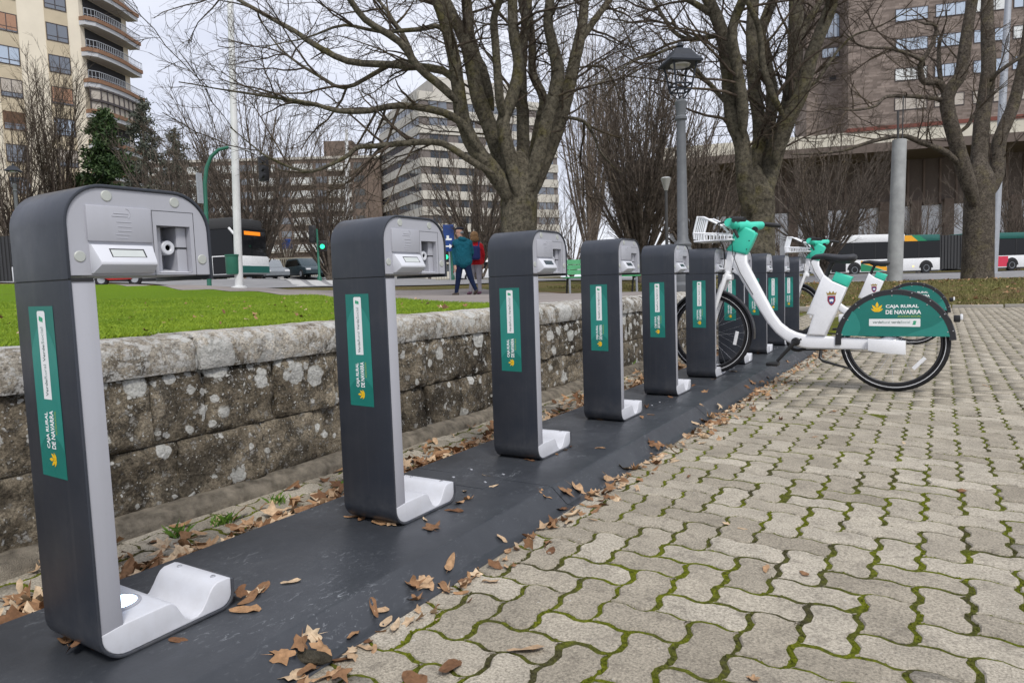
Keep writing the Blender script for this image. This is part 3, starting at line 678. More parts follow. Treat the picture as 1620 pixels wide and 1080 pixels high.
MB().add(vs_, [(i*5+j, (i+1)*5+j, (i+1)*5+j+1, i*5+j+1) for i in range(ny) for j in range(4)]).build('plinth', 'plinth', wl, 60)
# strip of trodden earth at the foot of the wall, showing between old pavers
# ------------------------------------------------------------------ docking columns
DW, DL, DH, ZS = 0.231, 0.335, 1.0253, 0.8254          # width, arm length, height, seam height (above the platform)
def strip(mb, path, thick, x0, x1, bev=0.0022):
    """a shell band that follows a (y,z) path, its thickness on the left-hand side of travel"""
    P = [Vector(p) for p in path]; inn = []
    for i, p in enumerate(P):
        a = P[max(i-1, 0)]; b = P[min(i+1, len(P)-1)]; d = (b-a).normalized(); inn.append(p+Vector((-d.y, d.x))*thick)
    pl_ = [tuple(p) for p in P]+[tuple(p) for p in inn[::-1]]
    return mb.prism(pl_, x0, x1, 'x', bev, 2)
def off_poly(P, d):
    return inset(P, d)
head_out = [(0.0, ZS+.0015)]+arc(.085, DH-.085, .085, 180, 90, 10)+arc(DL-.092, DH-.092, .092, 90, 0, 10)+[(DL, ZS-.002)]
low_out = [(DL-.001, .072), (DL-.001, .045)]+[(DL-.040+a, b) for a, b in arc(0.0, .040, .039, 0, -90, 6)]+arc(.062, .062, .062, 270, 180, 9)+[(0.0, ZS-.0015)]
def disc_part(name, mat, parent, c, r, th_=.002, n=20): return MB().lathe([(0, th_), (r*.86, th_), (r, th_*.4), (r, -.004)], n, c, 'x').build(name, mat, parent)
def boolean_cut(me, cutters):
    o = link('tmp', me); cs = []
    for c in cutters:
        co = link('tmpc', c); cs.append(co); md = o.modifiers.new('b', 'BOOLEAN'); md.object = co; md.operation = 'DIFFERENCE'; md.solver = 'EXACT'
    dg = bpy.context.evaluated_depsgraph_get(); m2 = bpy.data.meshes.new_from_object(o.evaluated_get(dg))
    for q in [o]+cs: bpy.data.objects.remove(q)
    return m2
def brand_panel(fn, parent, scale=1.0):
    """name-plate printing in a local (along, up) frame, fn maps it onto the surface at a given lift"""
def make_dock():
    d = empty('docking_column', (0, 0, MT))
    strip(MB(), low_out, -.007, -DW, 0).build('column_shell', 'shell', d)
    strip(MB(), head_out, -.007, -DW, 0.0).build('head_shell', 'shell', d)
    inner = inset(([(0.0, ZS+.003)]+head_out[1:-1]+[(DL, ZS+.003)])[::-1], .0068)
    inner = [(a, max(b, ZS+.0005)) for a, b in inner]
    hb = MB().prism(inner, -DW+.004, -.0045, 'x', .0015, 1).mesh('head_body', 'grey')
    cut = MB().box(-.085, .02, .200, .283, ZS+.0125, .946).mesh('cut', 'grey')
    hb = boolean_cut(hb, [cut]); finish(hb, [], 30); head = link('head_body', hb, d)
    MB().rbox(-DW+.004, -.0045, .0068, .056, .06, ZS-.0008, .002, 2).build('column_body', 'grey', d)
    MB().box(-DW+.0025, -.0025, .003, .052, ZS-.004, ZS+.004).build('seam_light_block', 'trim', d)  # added dark filler so no light shows through the seam gap
    fp = [(.0068, .068)]+[(.05, .0735), (.158, .0755)]+[(.170, .0735), (.180, .062), (.190, .042), (.200, .026), (.214, .0165), (.230, .0165), (.243, .024), (.255, .040), (.266, .058), (.276, .070), (.288, .0765), (.318, .0775), (.327, .0735)]+[(DL-.0085, .045)]+[(DL-.041+a, b) for a, b in arc(0, .041, .033, 0, -90, 5)]+arc(.062, .062, .055, 270, 180, 7)
    foot = MB().prism(fp[::-1], -DW+.004, -.0035, 'x', .003, 3).build('foot', 'greylight', d, 40)
    for x in (-.045, -.185): MB().lathe([(0, .0032), (.004, .003), (.0065, .0012), (.0068, -.002)], 12, (x, .306, .0772)).build('screw', 'steel', foot)
    rg = MB().lathe([(.050, -.004), (.050, .003), (.047, .0048), (.041, .005), (.0425, .003)], 28, (-.115, .104, .0748)).build('light_ring', 'grey', foot)
    MB().lathe([(0, .0046), (.034, .0044), (.0425, .0032), (.0425, -.002)], 28, (-.115, .104, .0748)).build('light_lens', 'lcd', rg)
    for y, z in ((.093, 1.002), (.248, 1.000), (.029, .873), (.310, .870)): disc_part('cap_disc', 'disc', head, (-.0045, y, z), .0118)
    cp = MB().rbox(-.012, .0005, .046, .187, .905, .981, .003, 2).build('card_reader', 'grey', head)
    for k, (z, y0, y1) in enumerate(((.966, .102, .135), (.960, .098, .133), (.948, .108, .140), (.938, .110, .140), (.929, .110, .140), (.921, .104, .136), (.914, .106, .130))):
        MB().rbox(.0, .0013, y0, y1, z-.0011, z+.0011, .0005, 1).build('embossed_line', 'grey', cp)
    MB().torus((.0002, .128, .966), .011, .0011, 14, 6, 'x', R(-60), R(80)).build('embossed_wave', 'grey', cp)
    # slanted display
    dp = [(-.006, .899), (.004, .898), (.0285, .861), (.0285, .855), (.004, .838), (-.006, .838)]
    bx = MB(); bm = bmesh.new(); A = []; 
    ys0, ys1 = .049, .183
    va = [bm.verts.new((x, ys0+(.006 if x > .01 else 0), z)) for x, z in dp]; vb = [bm.verts.new((x, ys1-(.006 if x > .01 else 0), z)) for x, z in dp]
    bm.faces.new(va); bm.faces.new(vb[::-1])
    for i in range(6): bm.faces.new((va[i], vb[i], vb[(i+1) % 6], va[(i+1) % 6]))
    bmesh.ops.recalc_face_normals(bm, faces=bm.faces[:]); bmesh.ops.bevel(bm, geom=bm.edges[:], offset=.0016, segments=2, affect='EDGES', profile=.5)
    db = bx.bm(bm).build('display_housing', 'greylight', head)
    sn = Vector((.0245, -.037)).normalized(); nrm_ = Vector((-sn.y, sn.x))       # slope direction (x,z) and its outward normal
    def dsp(y, s_, h): return (.004+sn.x*s_+nrm_.x*h, y, .898+sn.y*s_+nrm_.y*h)
    for nm, mat, (a0, a1, s0, s1, h) in (('screen_frame', 'black', (.082, .158, .010, .032, .0006)), ('screen', 'lcd', (.084, .1545, .0135, .0315, .0011))):
        q = [dsp(a0, s0, h), dsp(a1, s0, h), dsp(a1, s1, h), dsp(a0, s1, h)]; q2 = [dsp(a0, s0, -.001), dsp(a1, s0, -.001), dsp(a1, s1, -.001), dsp(a0, s1, -.001)]
        MB().add(q+q2, [(0, 1, 2, 3), (4, 7, 6, 5), (0, 4, 5, 1), (1, 5, 6, 2), (2, 6, 7, 3), (3, 7, 4, 0)]).build(nm, mat, db, 0)
    # lock recess
    MB().box(-.0845, -.078, .2005, .2825, ZS+.013, .9455).build('recess_back', 'grey', head)
    MB().rbox(-.079, -.02, .2575, .2825, ZS+.0135, .9455, .002, 1).build('recess_guide', 'grey', head)
    MB().rbox(-.0785, -.03, .2005, .2255, ZS+.0135, .9455, .002, 1).build('recess_plate', 'grey', head)
    lk = MB().lathe([(.0068, -.012), (.0068, .040), (.0085, .0415), (.0145, .0415), (.0165, .0395), (.0165, -.01)], 26, (-.066, .2385, .897), 'x').build('lock_cylinder', 'greylight', head)
    MB().lathe([(0, .036), (.0069, .036)], 16, (-.066, .2385, .897), 'x').build('keyhole', 'black', lk, 0)
    MB().box(-.078, -.0195, .256, .2815, .8945, .8985).build('guide_slot', 'black', head)
    ft = [(.2005, ZS+.0128), (.2825, ZS+.0128)]
    MB().add([(-.0785, .2005, ZS+.026), (-.0785, .2825, ZS+.026), (-.006, .2825, ZS+.0135), (-.006, .2005, ZS+.0135)], [(0, 1, 2, 3)]).build('recess_sill', 'greylight', head, 0)
    MB().box(-.0057, -.0040, .1905, .1915, .832, .979).box(-.0057, -.0040, .2925, .2935, .832, .979).box(-.0057, -.0040, .1915, .2925, .978, .979).build('panel_joint', 'trim', head)
    # sticker on the back of the column
    ZB = .401
    def S(lift): return lambda a, b: (-.1225-b, -lift, ZB+a)
    st = flat(poly(MB(), [(0, -.0525), (.372, -.0515), (.372, .0515), (.002, .0515)], S(.0008)), 'sticker', 'teal', d)
    mid = [(.372-.055-.010*math.cos(t_), .0515*t_/1.5) for t_ in []]
    lp = [(.06+.035*(1-(y/.0515)**2), y) for y in np.linspace(.0515, -.0515, 13)]; rp_ = [(.335-.06*((y/.0515)**2), y) for y in np.linspace(-.0515, .0515, 13)]
    flat(poly(MB(), lp+rp_, S(.0011)), 'sticker_wave', 'teallight', st)
    flat(poly(MB(), [(.172, -.0175)]+arc(.357, -.0125, .005, -90, 0, 3)+arc(.357, .0105, .005, 0, 90, 3)+[(.172, .0155)], S(.0014)), 'name_strip', 'label', st)
    mb = MB(); g1 = text_geo('Verde', .036, None, .012); put(mb, g1, S(.0017), .179, -.005); put(mb, g1, S(.0017), .254, -.005); flat(mb, 'lettering_verde', 'letterdark', st)
    mb = MB(); put(mb, text_geo('Rural', .031), S(.0017), .2165, -.005); put(mb, text_geo('Social', .036), S(.0017), .2915, -.005); flat(mb, 'lettering_rural_social', 'lettermid', st)
    mb = MB(); mb2 = [[(.337, -.006), (.346, -.008), (.350, -.001), (.341, .001)], [(.338, .002), (.349, .000), (.352, .007), (.343, .009)]]
    for q in mb2: poly(mb, q, S(.0017))
    flat(mb, 'strip_emblem', 'logogreen', st)
    mb = MB(); put(mb, text_geo('CAJA RURAL', .080, .0165, .03), S(.0014), .064, .004); put(mb, text_geo('DE NAVARRA', .084, .0165, .03), S(.0014), .064, -.0165); flat(mb, 'lettering_bank', 'letter', st)
    mb = MB(); put(mb, text_geo('ACCION SOCIAL', .052, .006), S(.0014), .096, -.027); flat(mb, 'lettering_social_action', 'lime', st)
    mb = MB()
    for q in leaf_logo(.030): poly(mb, [(a+.040, b-.014) for a, b in q], S(.0014))
    flat(mb, 'wheat_emblem', 'yellow', st)
    return d
dock0 = make_dock()
docks = [dock0]+[copy_tree(dock0) for _ in range(9)]
where = ['dark grey docking column with lit white light in its foot, end of the row', 'dark grey docking column, second from the lit column', 'dark grey docking column, third from the lit column',
         'dark grey docking column, fourth from the lit column', 'dark grey empty docking column just before the first parked bike', 'dark grey docking column holding the bike parked nearer the lit column',
         'dark grey empty docking column just past the first parked bike', 'dark grey docking column two past the first parked bike', 'dark grey empty docking column just before the far parked bike', 'dark grey docking column holding the far parked bike']
for i, d in enumerate(docks):
    d.location = (0, .95*i, MT); tag(d, where[i], 'docking column', 'docking columns in a row')
lcd2 = None
for i, d in enumerate(docks):
    d.rotation_euler = (rng.gauss(0, .0015), rng.gauss(0, .0015), rng.gauss(0, .004))
    if i < 2: continue
    for ch in d.children_recursive:
        if ch.name.split('.')[0] == 'screen':
            if lcd2 is None: lcd2 = ch.data.copy(); lcd2.materials.clear(); lcd2.materials.append(M['cardark'])
            ch.data = lcd2
for ch in dock0.children:
    for g in ch.children:
        if g.name.startswith('light_ring'):
            for q in g.children: q.data = q.data.copy(); q.data.materials.clear(); q.data.materials.append(M['ledlit']); q['label'] = 'lit white lens'

# ------------------------------------------------------------------ bikes
def wheel(name, parent, c, Rt, reflector):
    wroot = MB().torus(c, Rt-.0235, .0235, 56, 10, 'y').build(name, 'tyre', parent, 60)
    MB().torus(c, Rt-.022, .0222, 56, 8, 'y', flat=1.02).build('tyre_core', 'tyre', wroot, 60)
    mb = MB()
    for sg in (-1, 1): mb.torus((c[0], c[1]+sg*.0205, c[2]), Rt-.030, .0028, 56, 5, 'y')
    mb.build('reflective_band', 'reflex', wroot, 60)
    MB().torus(c, Rt-.053, .0105, 56, 8, 'y', flat=1.1).build('rim', 'rim', wroot, 60)
    MB().lathe([(.012, -.055), (.030, -.045), (.034, -.03), (.024, -.025), (.024, .025), (.034, .03), (.030, .045), (.012, .055)], 18, c, 'y').build('hub', 'steel', wroot)
    mb = MB()
    for k in range(28):
        a = 2*math.pi*k/28; sg = 1 if k % 2 else -1; a2 = a+(.85 if (k//2) % 2 else -.85)
        mb.tube([(c[0]+.031*math.cos(a2), c[1]+sg*.03, c[2]+.031*math.sin(a2)), (c[0]+(Rt-.06)*math.cos(a), c[1], c[2]+(Rt-.06)*math.sin(a))], .0011, 4, caps=False)
    mb.build('spokes', 'steel', wroot, 0)
    a = reflector; ca, sa = math.cos(a), math.sin(a); pc = (c[0]+.215*ca, c[1]-.016, c[2]+.215*sa); tx, tz = -sa, ca
    q = [(pc[0]+tx*s_*.055+ca*t_*.013, pc[2]+tz*s_*.055+sa*t_*.013) for s_, t_ in ((-1, -1), (1, -1), (1, 1), (-1, 1))]
    MB().prism(q, pc[1]-.004, pc[1]+.004, 'y', .002, 1).build('wheel_reflector', 'reflex', wroot)
    return wroot
def fender(mb, c, r, a0, a1, wd, n=26, thick=.003, fl=.018):
    vs_ = []
    for i in range(n+1):
        a = R(a0+(a1-a0)*i/n)
        for rr, y in ((r-fl, -wd), (r-.004, -wd), (r, -wd*.6), (r, wd*.6), (r-.004, wd), (r-fl, wd), (r-fl, wd-thick), (r-.006, wd-thick), (r-thick, 0), (r-.006, -wd+thick), (r-fl, -wd+thick)):
            vs_.append((c[0]+rr*math.cos(a), c[1]+y, c[2]+rr*math.sin(a)))
    m = 11; fs_ = [(i*m+j, (i+1)*m+j, (i+1)*m+(j+1) % m, i*m+(j+1) % m) for i in range(n) for j in range(m)]
    fs_ += [tuple(range(m)), tuple(n*m+j for j in range(m))]
    return mb.add(vs_, fs_)
def make_bike():
    b = empty('share_bike', (0, 0, 0))
    FW = (-.10, 0, .419); RW = (1.222, 0, .352); RF, RR = .337, .352
    wheel('front_wheel', b, FW, RF, R(-12)); wheel('rear_wheel', b, RW, RR, R(-42))
    fender(MB(), FW, RF+.020, -8, 150, .032).build('front_fender', 'fenderblack', b, 40)
    rf = fender(MB(), RW, RR+.033, 4, 183, .042, fl=.044).build('rear_fender', 'fenderblack', b, 40)
    rvm = MB().lathe([(0, -.004), (.004, -.003), (.0055, 0), (.0055, .004)], 8, (0, 0, 0), 'y').mesh('rivet', 'steel')
    for k in range(9):
        a = R(14+k*19.5)
        for rr, y in ((RR+.020, -.042), (RR-.012, -.046)): link('rivet', rvm, rf, (RW[0]+rr*math.cos(a), y, RW[2]+rr*math.sin(a)))
    # main tube and chain stay
    fr = [(.118, 1.062), (.199, 1.032), (.199, .975), (.255, .862), (.318, .738), (.365, .645), (.409, .559), (.455, .495), (.512, .449), (.56, .425), (.614, .409), (.772, .396), (1.0, .386), (1.125, .380), (1.16, .394), (1.19, .405), (1.235, .392), (1.262, .376), (1.300, .371),
          (1.300, .273), (1.21, .275), (1.165, .287), (1.126, .296), (.80, .299), (.664, .300), (.60, .308), (.563, .321), (.518, .340), (.474, .369), (.415, .420), (.357, .492), (.300, .585), (.251, .673), (.19, .778), (.135, .872), (.085, .905), (.090, .96)]
    fo = MB().prism(fr[::-1], -.034, .034, 'y', .016, 3).build('frame', 'bikewhite', b, 50)
    MB().prism([(1.06, .385), (1.30, .371), (1.30, .273), (1.20, .276), (1.06, .297)][::-1], -.075, -.045, 'y', .006, 2).build('stay_cover', 'bikewhite', fo)
    for x, z in ((.60, .372), (.095, .925), (1.14, .335), (.86, .372)): MB().lathe([(0, -.0365), (.007, -.036), (.008, -.033)], 10, (x, 0, z), 'y').build('frame_bolt', 'black', fo)
    ht = MB().prism([(.052, 1.082), (.112, 1.064), (.076, .885), (.022, .905)], -.030, .030, 'y', .012, 3).build('head_tube', 'bikewhite', b)
    MB().rbox(-.035, .055, -.03, .03, .922, 1.005, .008, 2).build('dock_bracket', 'bikewhite', ht)
    mb = MB()
    for sg in (-1, 1): mb.tube([(.055, sg*.028, .90), (.03, sg*.045, .845), (-.02, sg*.052, .70), (-.065, sg*.055, .56), (FW[0], sg*.058, FW[2])], [.020, .022, .020, .017, .013], 10)
    mb.rbox(.015, .085, -.055, .055, .835, .885, .012, 2); mb.build('fork', 'bikewhite', b, 50)
    # battery seat tube
    sp = [(.756, .862), (.700, .712), (.641, .566), (.655, .560), (.686, .552), (.664, .475), (.642, .405), (.775, .402), (.85, .585), (.921, .760), (.814, .812)]
    stb = MB().prism(sp[::-1], -.048, .048, 'y', .014, 3).build('battery_tube', 'bikewhite', b, 50)
    MB().prism([(.814, .811), (.921, .759), (.958, .832), (.843, .876)], -.047, .047, 'y', .012, 3).build('battery_cap', 'mint', stb)
    MB().rbox(.86, .93, -.02, .02, .50, .56, .008, 2).build('battery_bracket', 'bikewhite', stb)
    for sg in (-1,):
        cr = lambda a, c_: (a+.816, -.0488, c_+.665)
        s0 = .034; sh = [(-s0*.8, s0), (s0*.8, s0), (s0*.8, -.1*s0), (s0*.45, -.8*s0), (0, -1.15*s0), (-s0*.45, -.8*s0), (-s0*.8, -.1*s0)]
        c1 = flat(poly(MB(), sh, cr), 'city_crest', 'crestred', stb)
        flat(poly(MB(), [(a*.68, c_*.68) for a, c_ in sh], lambda a, c_: (a+.816, -.0492, c_+.665)), 'crest_field', 'crestblue', c1)
        flat(poly(MB(), [(.014, .006), (.004, .012), (-.012, .008), (-.014, -.002), (-.008, -.012), (-.002, -.004), (.006, -.012), (.012, -.004)], lambda a, c_: (a+.816, -.0496, c_+.665)), 'crest_lion', 'letter', c1)
        flat(poly(MB(), [(-.030, .040), (-.036, .064), (-.022, .052), (-.012, .070), (0, .053), (.012, .070), (.022, .052), (.036, .064), (.030, .040)], cr), 'crest_crown', 'crestgold', c1)
    sk = MB().tube([(.772, 0, .84), (.800, 0, .915), (.83, 0, .965)], .0155, 12).build('seat_post', 'black', b)
    # saddle
    secs = [(.672, .996, .020, .016), (.70, 1.008, .030, .024), (.76, 1.010, .040, .030), (.82, .998, .058, .036), (.88, .985, .085, .042), (.93, .985, .102, .044), (.962, .990, .098, .038), (.978, .990, .070, .022)]
    vs_ = []
    for x, z, wd, hh in secs:
        for k in range(14):
            a = 2*math.pi*k/14; vs_.append((x, wd*math.cos(a), z-.012+(hh*.62 if math.sin(a) > 0 else hh*1.0)*math.sin(a)))
    n = len(secs); fs_ = [(i*14+j, (i+1)*14+j, (i+1)*14+(j+1) % 14, i*14+(j+1) % 14) for i in range(n-1) for j in range(14)]+[tuple(range(14)), tuple((n-1)*14+j for j in range(14))]
    sdl = MB().add(vs_, fs_).build('saddle', 'saddle', b, 70)
    mb = MB()
    for sg in (-1, 1): mb.tube([(.74, sg*.012, .985), (.80, sg*.03, .952), (.92, sg*.035, .95)], .0045, 6)
    mb.rbox(.80, .86, -.035, .035, .94, .962, .004, 1); mb.build('saddle_rails', 'black', sdl)
    # handlebar block
    hc = MB().prism([(.050, 1.092), (.045, 1.075), (.199, 1.035), (.232, 1.09), (.277, 1.190), (.262, 1.215), (.19, 1.255), (.125, 1.262), (.100, 1.205), (.085, 1.13)], -.045, .045, 'y', .016, 3).build('handlebar_cover', 'mint', b, 50)
    for x, z in ((.225, 1.14), (.205, 1.075)): MB().lathe([(0, -.0465), (.005, -.046), (.006, -.043)], 8, (x, 0, z), 'y').build('cover_screw', 'black', hc)
    mb = MB(); mb.tube([(.13, -.05, 1.265), (.11, -.15, 1.275), (.115, -.235, 1.28)], [.046, .040, .034], 12, flat=.85); mb.tube([(.20, .05, 1.25), (.24, .14, 1.262), (.265, .20, 1.268)], [.046, .040, .034], 12, flat=.85); mb.tube([(.13, -.05, 1.262), (.17, 0, 1.262), (.20, .05, 1.25)], [.045, .05, .045], 12); mb.build('bar_shroud', 'mint', hc, 60)
    hb = MB().tube([(.235, -.36, 1.285), (.16, -.27, 1.295), (.12, -.10, 1.285), (.165, 0, 1.27), (.20, .1, 1.275), (.25, .25, 1.285), (.34, .34, 1.272)], .014, 10).build('handlebar', 'black', b)
    MB().tube([(.165, -.275, 1.295), (.245, -.37, 1.284), (.275, -.40, 1.279)], [.0175, .019, .0175], 10).build('grip', 'black', hb)
    MB().tube([(.25, .25, 1.285), (.33, .33, 1.274), (.375, .375, 1.266)], [.0175, .019, .0175], 10).build('grip', 'black', hb)
    MB().tube([(.08, -.16, 1.29), (.04, -.24, 1.275), (.055, -.31, 1.265)], [.010, .008, .006], 8).build('brake_lever', 'black', hb)
    MB().tube([(.115, -.09, 1.245), (.14, -.10, 1.20), (.155, -.10, 1.165)], [.014, .012, .011], 8).build('bell_lever', 'black', hb)
    MB().rbox(.10, .165, -.13, -.04, 1.285, 1.33, .008, 2).build('phone_clamp', 'black', hb)
    MB().lathe([(0, .0), (.022, .0), (.024, -.006), (.024, -.02)], 16, (.262, .0, 1.225), 'y').build('display', 'black', hb)
    MB().tube([(.05, -.24, 1.272), (.0, -.12, 1.20), (.03, -.05, 1.09), (.035, -.045, .98), (.02, -.06, .88), (-.005, -.062, .74), (-.06, -.066, .56)], .0035, 6).build('brake_cable', 'black', b)
    MB().tube([(.16, -.08, 1.24), (.10, -.075, 1.15), (.10, -.05, 1.04), (.15, -.040, .90), (.25, -.0365, .72)], .003, 6).build('brake_cable', 'black', b)
    # basket
    bk = empty('basket', (0, 0, 0)); bk.parent = b
    def rod(name, pts, r=.0065, closed=False): return MB().tube(pts+([pts[0]] if closed else []), r, 6).build(name, 'bikewhite', bk, 60)
    W2 = .145
    top = [(-.183, W2, 1.225), (-.183, -W2, 1.225), (.060, -W2, 1.225), (.075, W2, 1.225)]
    rod('basket_rim', [(-.150, W2, 1.345), (-.150, -W2, 1.345), (-.095, -W2, 1.338), (.045, -W2, 1.262), (.085, -W2*.8, 1.21)], .008); rod('basket_rim', [(-.150, W2, 1.345), (-.095, W2, 1.338), (.045, W2, 1.262), (.085, W2*.8, 1.21)], .008)
    rod('basket_waist', [(-.180, -W2, 1.222), (.055, -W2, 1.200), (.10, -W2*.8, 1.195)], .0065); rod('basket_waist', [(-.180, W2, 1.222), (.055, W2, 1.200), (.10, W2*.8, 1.195)], .0065)
    for sg in (-1, 1):
        rod('basket_post', [(-.150, sg*W2, 1.345), (-.183, sg*W2, 1.222), (-.180, sg*W2*.97, 1.172)], .0075)
        for k in range(9):
            x = -.165+k*.030; rod('basket_rib', [(x, sg*W2, 1.222-.0009*k*2), (x, sg*W2*.95, 1.165-.002*k)], .0042)
    for k in range(6):
        y = -W2+W2*2*(k+.5)/6; rod('basket_front_bar', [(-.152, y, 1.343), (-.184, y, 1.222), (-.18, y, 1.17)], .006)
    MB().rbox(-.186, .115, -W2*.97, W2*.97, 1.148, 1.162, .005, 2).build('basket_floor', 'bikewhite', bk)
    # drive, stand, light, guard
    ck = MB().lathe([(0, -.062), (.026, -.060), (.032, -.052), (.032, .052), (.026, .06), (0, .062)], 18, (.566, 0, .355), 'y').build('crank_hub', 'black', b)
    MB().tube([(.566, -.068, .355), (.50, -.078, .28), (.437, -.086, .205)], [.018, .014, .012], 8).build('crank_arm', 'black', ck)
    MB().tube([(.566, .068, .355), (.63, .078, .43), (.695, .086, .505)], [.018, .014, .012], 8).build('crank_arm', 'black', ck)
    MB().rbox(.375, .462, -.19, -.092, .178, .204, .006, 2).build('pedal', 'black', ck); MB().rbox(.655, .742, .092, .19, .495, .521, .006, 2).build('pedal', 'black', ck)
    MB().torus((.566, .045, .355), .075, .012, 30, 6, 'y', flat=.4).build('chain_ring', 'black', ck)
    MB().tube([(.566, .045, .430), (.9, .045, .405), (1.222, .045, .385)], .006, 6).tube([(.566, .045, .280), (.9, .045, .300), (1.222, .045, .318)], .006, 6).build('chain', 'black', b)
    MB().tube([(.742, -.03, .290), (.738, -.04, .235), (.76, -.05, .212), (.93, -.06, .166), (.955, -.062, .160)], [.012, .014, .012, .008, .007], 8).build('kickstand', 'black', b)
    MB().rbox(.895, 1.23, -.045, -.040, .286, .292, .002, 1).build('stay_strip', 'black', b)
    rl = MB().rbox(1.585, 1.625, -.028, .028, .500, .548, .008, 2).build('rear_light', 'black', b); MB().rbox(1.622, 1.640, -.024, .024, .515, .555, .006, 2).build('light_lens', 'reflex', rl)
    # printed wheel guards
    for sg in (-1, 1):
        y = sg*.0445; rr = RR-.006; a0, a1 = R(7), R(172)
        pts = [(RW[0]+rr*math.cos(a0+(a1-a0)*k/24), RW[2]+.0+rr*math.sin(a0+(a1-a0)*k/24)) for k in range(25)]
        pts = [(x, max(z, RW[2]+.05)) for x, z in pts]
        gp = MB().prism(pts, y-.0018, y+.0018, 'y').build('wheel_guard', 'teal', b, 0)
        if sg > 0: continue
        def S(l): return lambda a, c_: (a, y-.0018-l, c_)
        wv_ = [(1.30, .410), (1.345, .43), (1.40, .452), (1.455, .470), (1.50, .50), (1.525, .52)]+[(RW[0]+(rr-.002)*math.cos(R(q)), RW[2]+(rr-.002)*math.sin(R(q))) for q in (26, 20, 14, 10)]+[(1.565, .4045)]
        flat(poly(MB(), wv_, S(.0006)), 'guard_wave', 'teallight', gp)
        wv2 = [(.885, .4045), (.99, .4045), (1.01, .45), (1.005, .50), (.98, .56), (.955, .585)]+[(RW[0]+(rr-.002)*math.cos(R(q)), RW[2]+(rr-.002)*math.sin(R(q))) for q in (146, 155, 163, 169)]
        flat(poly(MB(), wv2, S(.0006)), 'guard_wave', 'teallight', gp)
        mb = MB()
        for q in leaf_logo(.072): poly(mb, [(a+1.117, c_+.577) for a, c_ in q], S(.0012))
        flat(mb, 'wheat_emblem', 'yellow', gp)
        mb = MB(); put(mb, text_geo('CAJA RURAL', .205, .030, .03), S(.0012), 1.172, .598); put(mb, text_geo('DE NAVARRA', .220, .030, .03), S(.0012), 1.172, .560); flat(mb, 'lettering_bank', 'letter', gp)
        mb = MB(); put(mb, text_geo('ACCION SOCIAL', .145, .014), S(.0012), 1.247, .538); flat(mb, 'lettering_social_action', 'lime', gp)
        sk_ = flat(poly(MB(), [(1.066, .476), (1.378, .470)]+arc(1.382, .476, .006, -70, 0, 2)+arc(1.382, .522, .006, 0, 80, 3)+[(1.066, .527)], S(.0012)), 'name_strip', 'label', gp)
        mb = MB(); g1 = text_geo('verde', .058, None, .01); put(mb, g1, S(.0018), 1.090, .495); put(mb, g1, S(.0018), 1.208, .495); flat(mb, 'lettering_verde', 'letterdark', gp)
        mb = MB(); put(mb, text_geo('Rural', .048), S(.0018), 1.150, .495); put(mb, text_geo('Social', .056), S(.0018), 1.268, .495); flat(mb, 'lettering_rural_social', 'lettermid', gp)
        mb = MB(); poly(mb, [(1.338, .486), (1.356, .484), (1.362, .497), (1.346, .500)], S(.0018)); poly(mb, [(1.341, .502), (1.36, .499), (1.365, .511), (1.348, .513)], S(.0018)); flat(mb, 'strip_emblem', 'logogreen', gp)
    return b
bike0 = make_bike(); bike0.location = (0, 4.75+.222, 0)
tag(bike0, 'white share bike with mint handlebar cover parked in the dock nearer the lit column', 'bicycle', 'docked share bikes')
bike1 = copy_tree(bike0); bike1.location = (.0, 8.55+.222, 0)
tag(bike1, 'white share bike half hidden behind the other bike, in the last dock', 'bicycle', 'docked share bikes')
# ------------------------------------------------------------------ trees
def tubes(polys, sides):
    """vectorised tapered tubes: polys = list of (points (n,3), radii (n))"""
    groups = {}
    for P, r in polys: groups.setdefault(len(P), []).append((P, r))
    VV, FF, off = [], [], 0
    for n, L in groups.items():
        P = np.array([q[0] for q in L], float); r = np.array([q[1] for q in L], float); m = len(L)
        D = np.empty_like(P); D[:, 1:-1] = P[:, 2:]-P[:, :-2]; D[:, 0] = P[:, 1]-P[:, 0]; D[:, -1] = P[:, -1]-P[:, -2]
        D /= np.linalg.norm(D, axis=2, keepdims=True)+1e-9
        ref = np.where(np.abs(D[:, 0, 2:3]) < 0.9, np.array([0, 0, 1.0]), np.array([1.0, 0, 0])); A = np.empty_like(D); A[:, 0] = np.cross(D[:, 0], ref)
        for i in range(n):                                        # carry the ring frame along the limb
            if i: A[:, i] = A[:, i-1]-D[:, i]*(A[:, i-1]*D[:, i]).sum(1, keepdims=True)
            A[:, i] /= np.linalg.norm(A[:, i], axis=1, keepdims=True)+1e-9
        B = np.cross(D, A)
        th_ = 2*np.pi*np.arange(sides)/sides
        V = P[:, :, None]+r[:, :, None, None]*(np.cos(th_)[:, None]*A[:, :, None]+np.sin(th_)[:, None]*B[:, :, None])
        i2 = np.arange(m*n*sides).reshape(m, n, sides); j2 = np.roll(i2, -1, 2)
        F = np.stack([i2[:, :-1], j2[:, :-1], j2[:, 1:], i2[:, 1:]], -1).reshape(-1, 4)+off
        VV.append(V.reshape(-1, 3)); FF.append(F); off += m*n*sides
    return np.concatenate(VV), np.concatenate(FF)
def rnd_unit(q): 
    v_ = Vector((q.gauss(0, 1), q.gauss(0, 1), q.gauss(0, 1))); return v_.normalized()
def walk(q, p, d, L, r0, r1, n, wob, lift):
    P = [p.copy()]; d = d.normalized()
    for k in range(n):
        d = (d+rnd_unit(q)*wob+Vector((0, 0, lift))).normalized(); p = p+d*(L/n); P.append(p.copy())
    return P, [r0+(r1-r0)*k/n for k in range(n+1)]
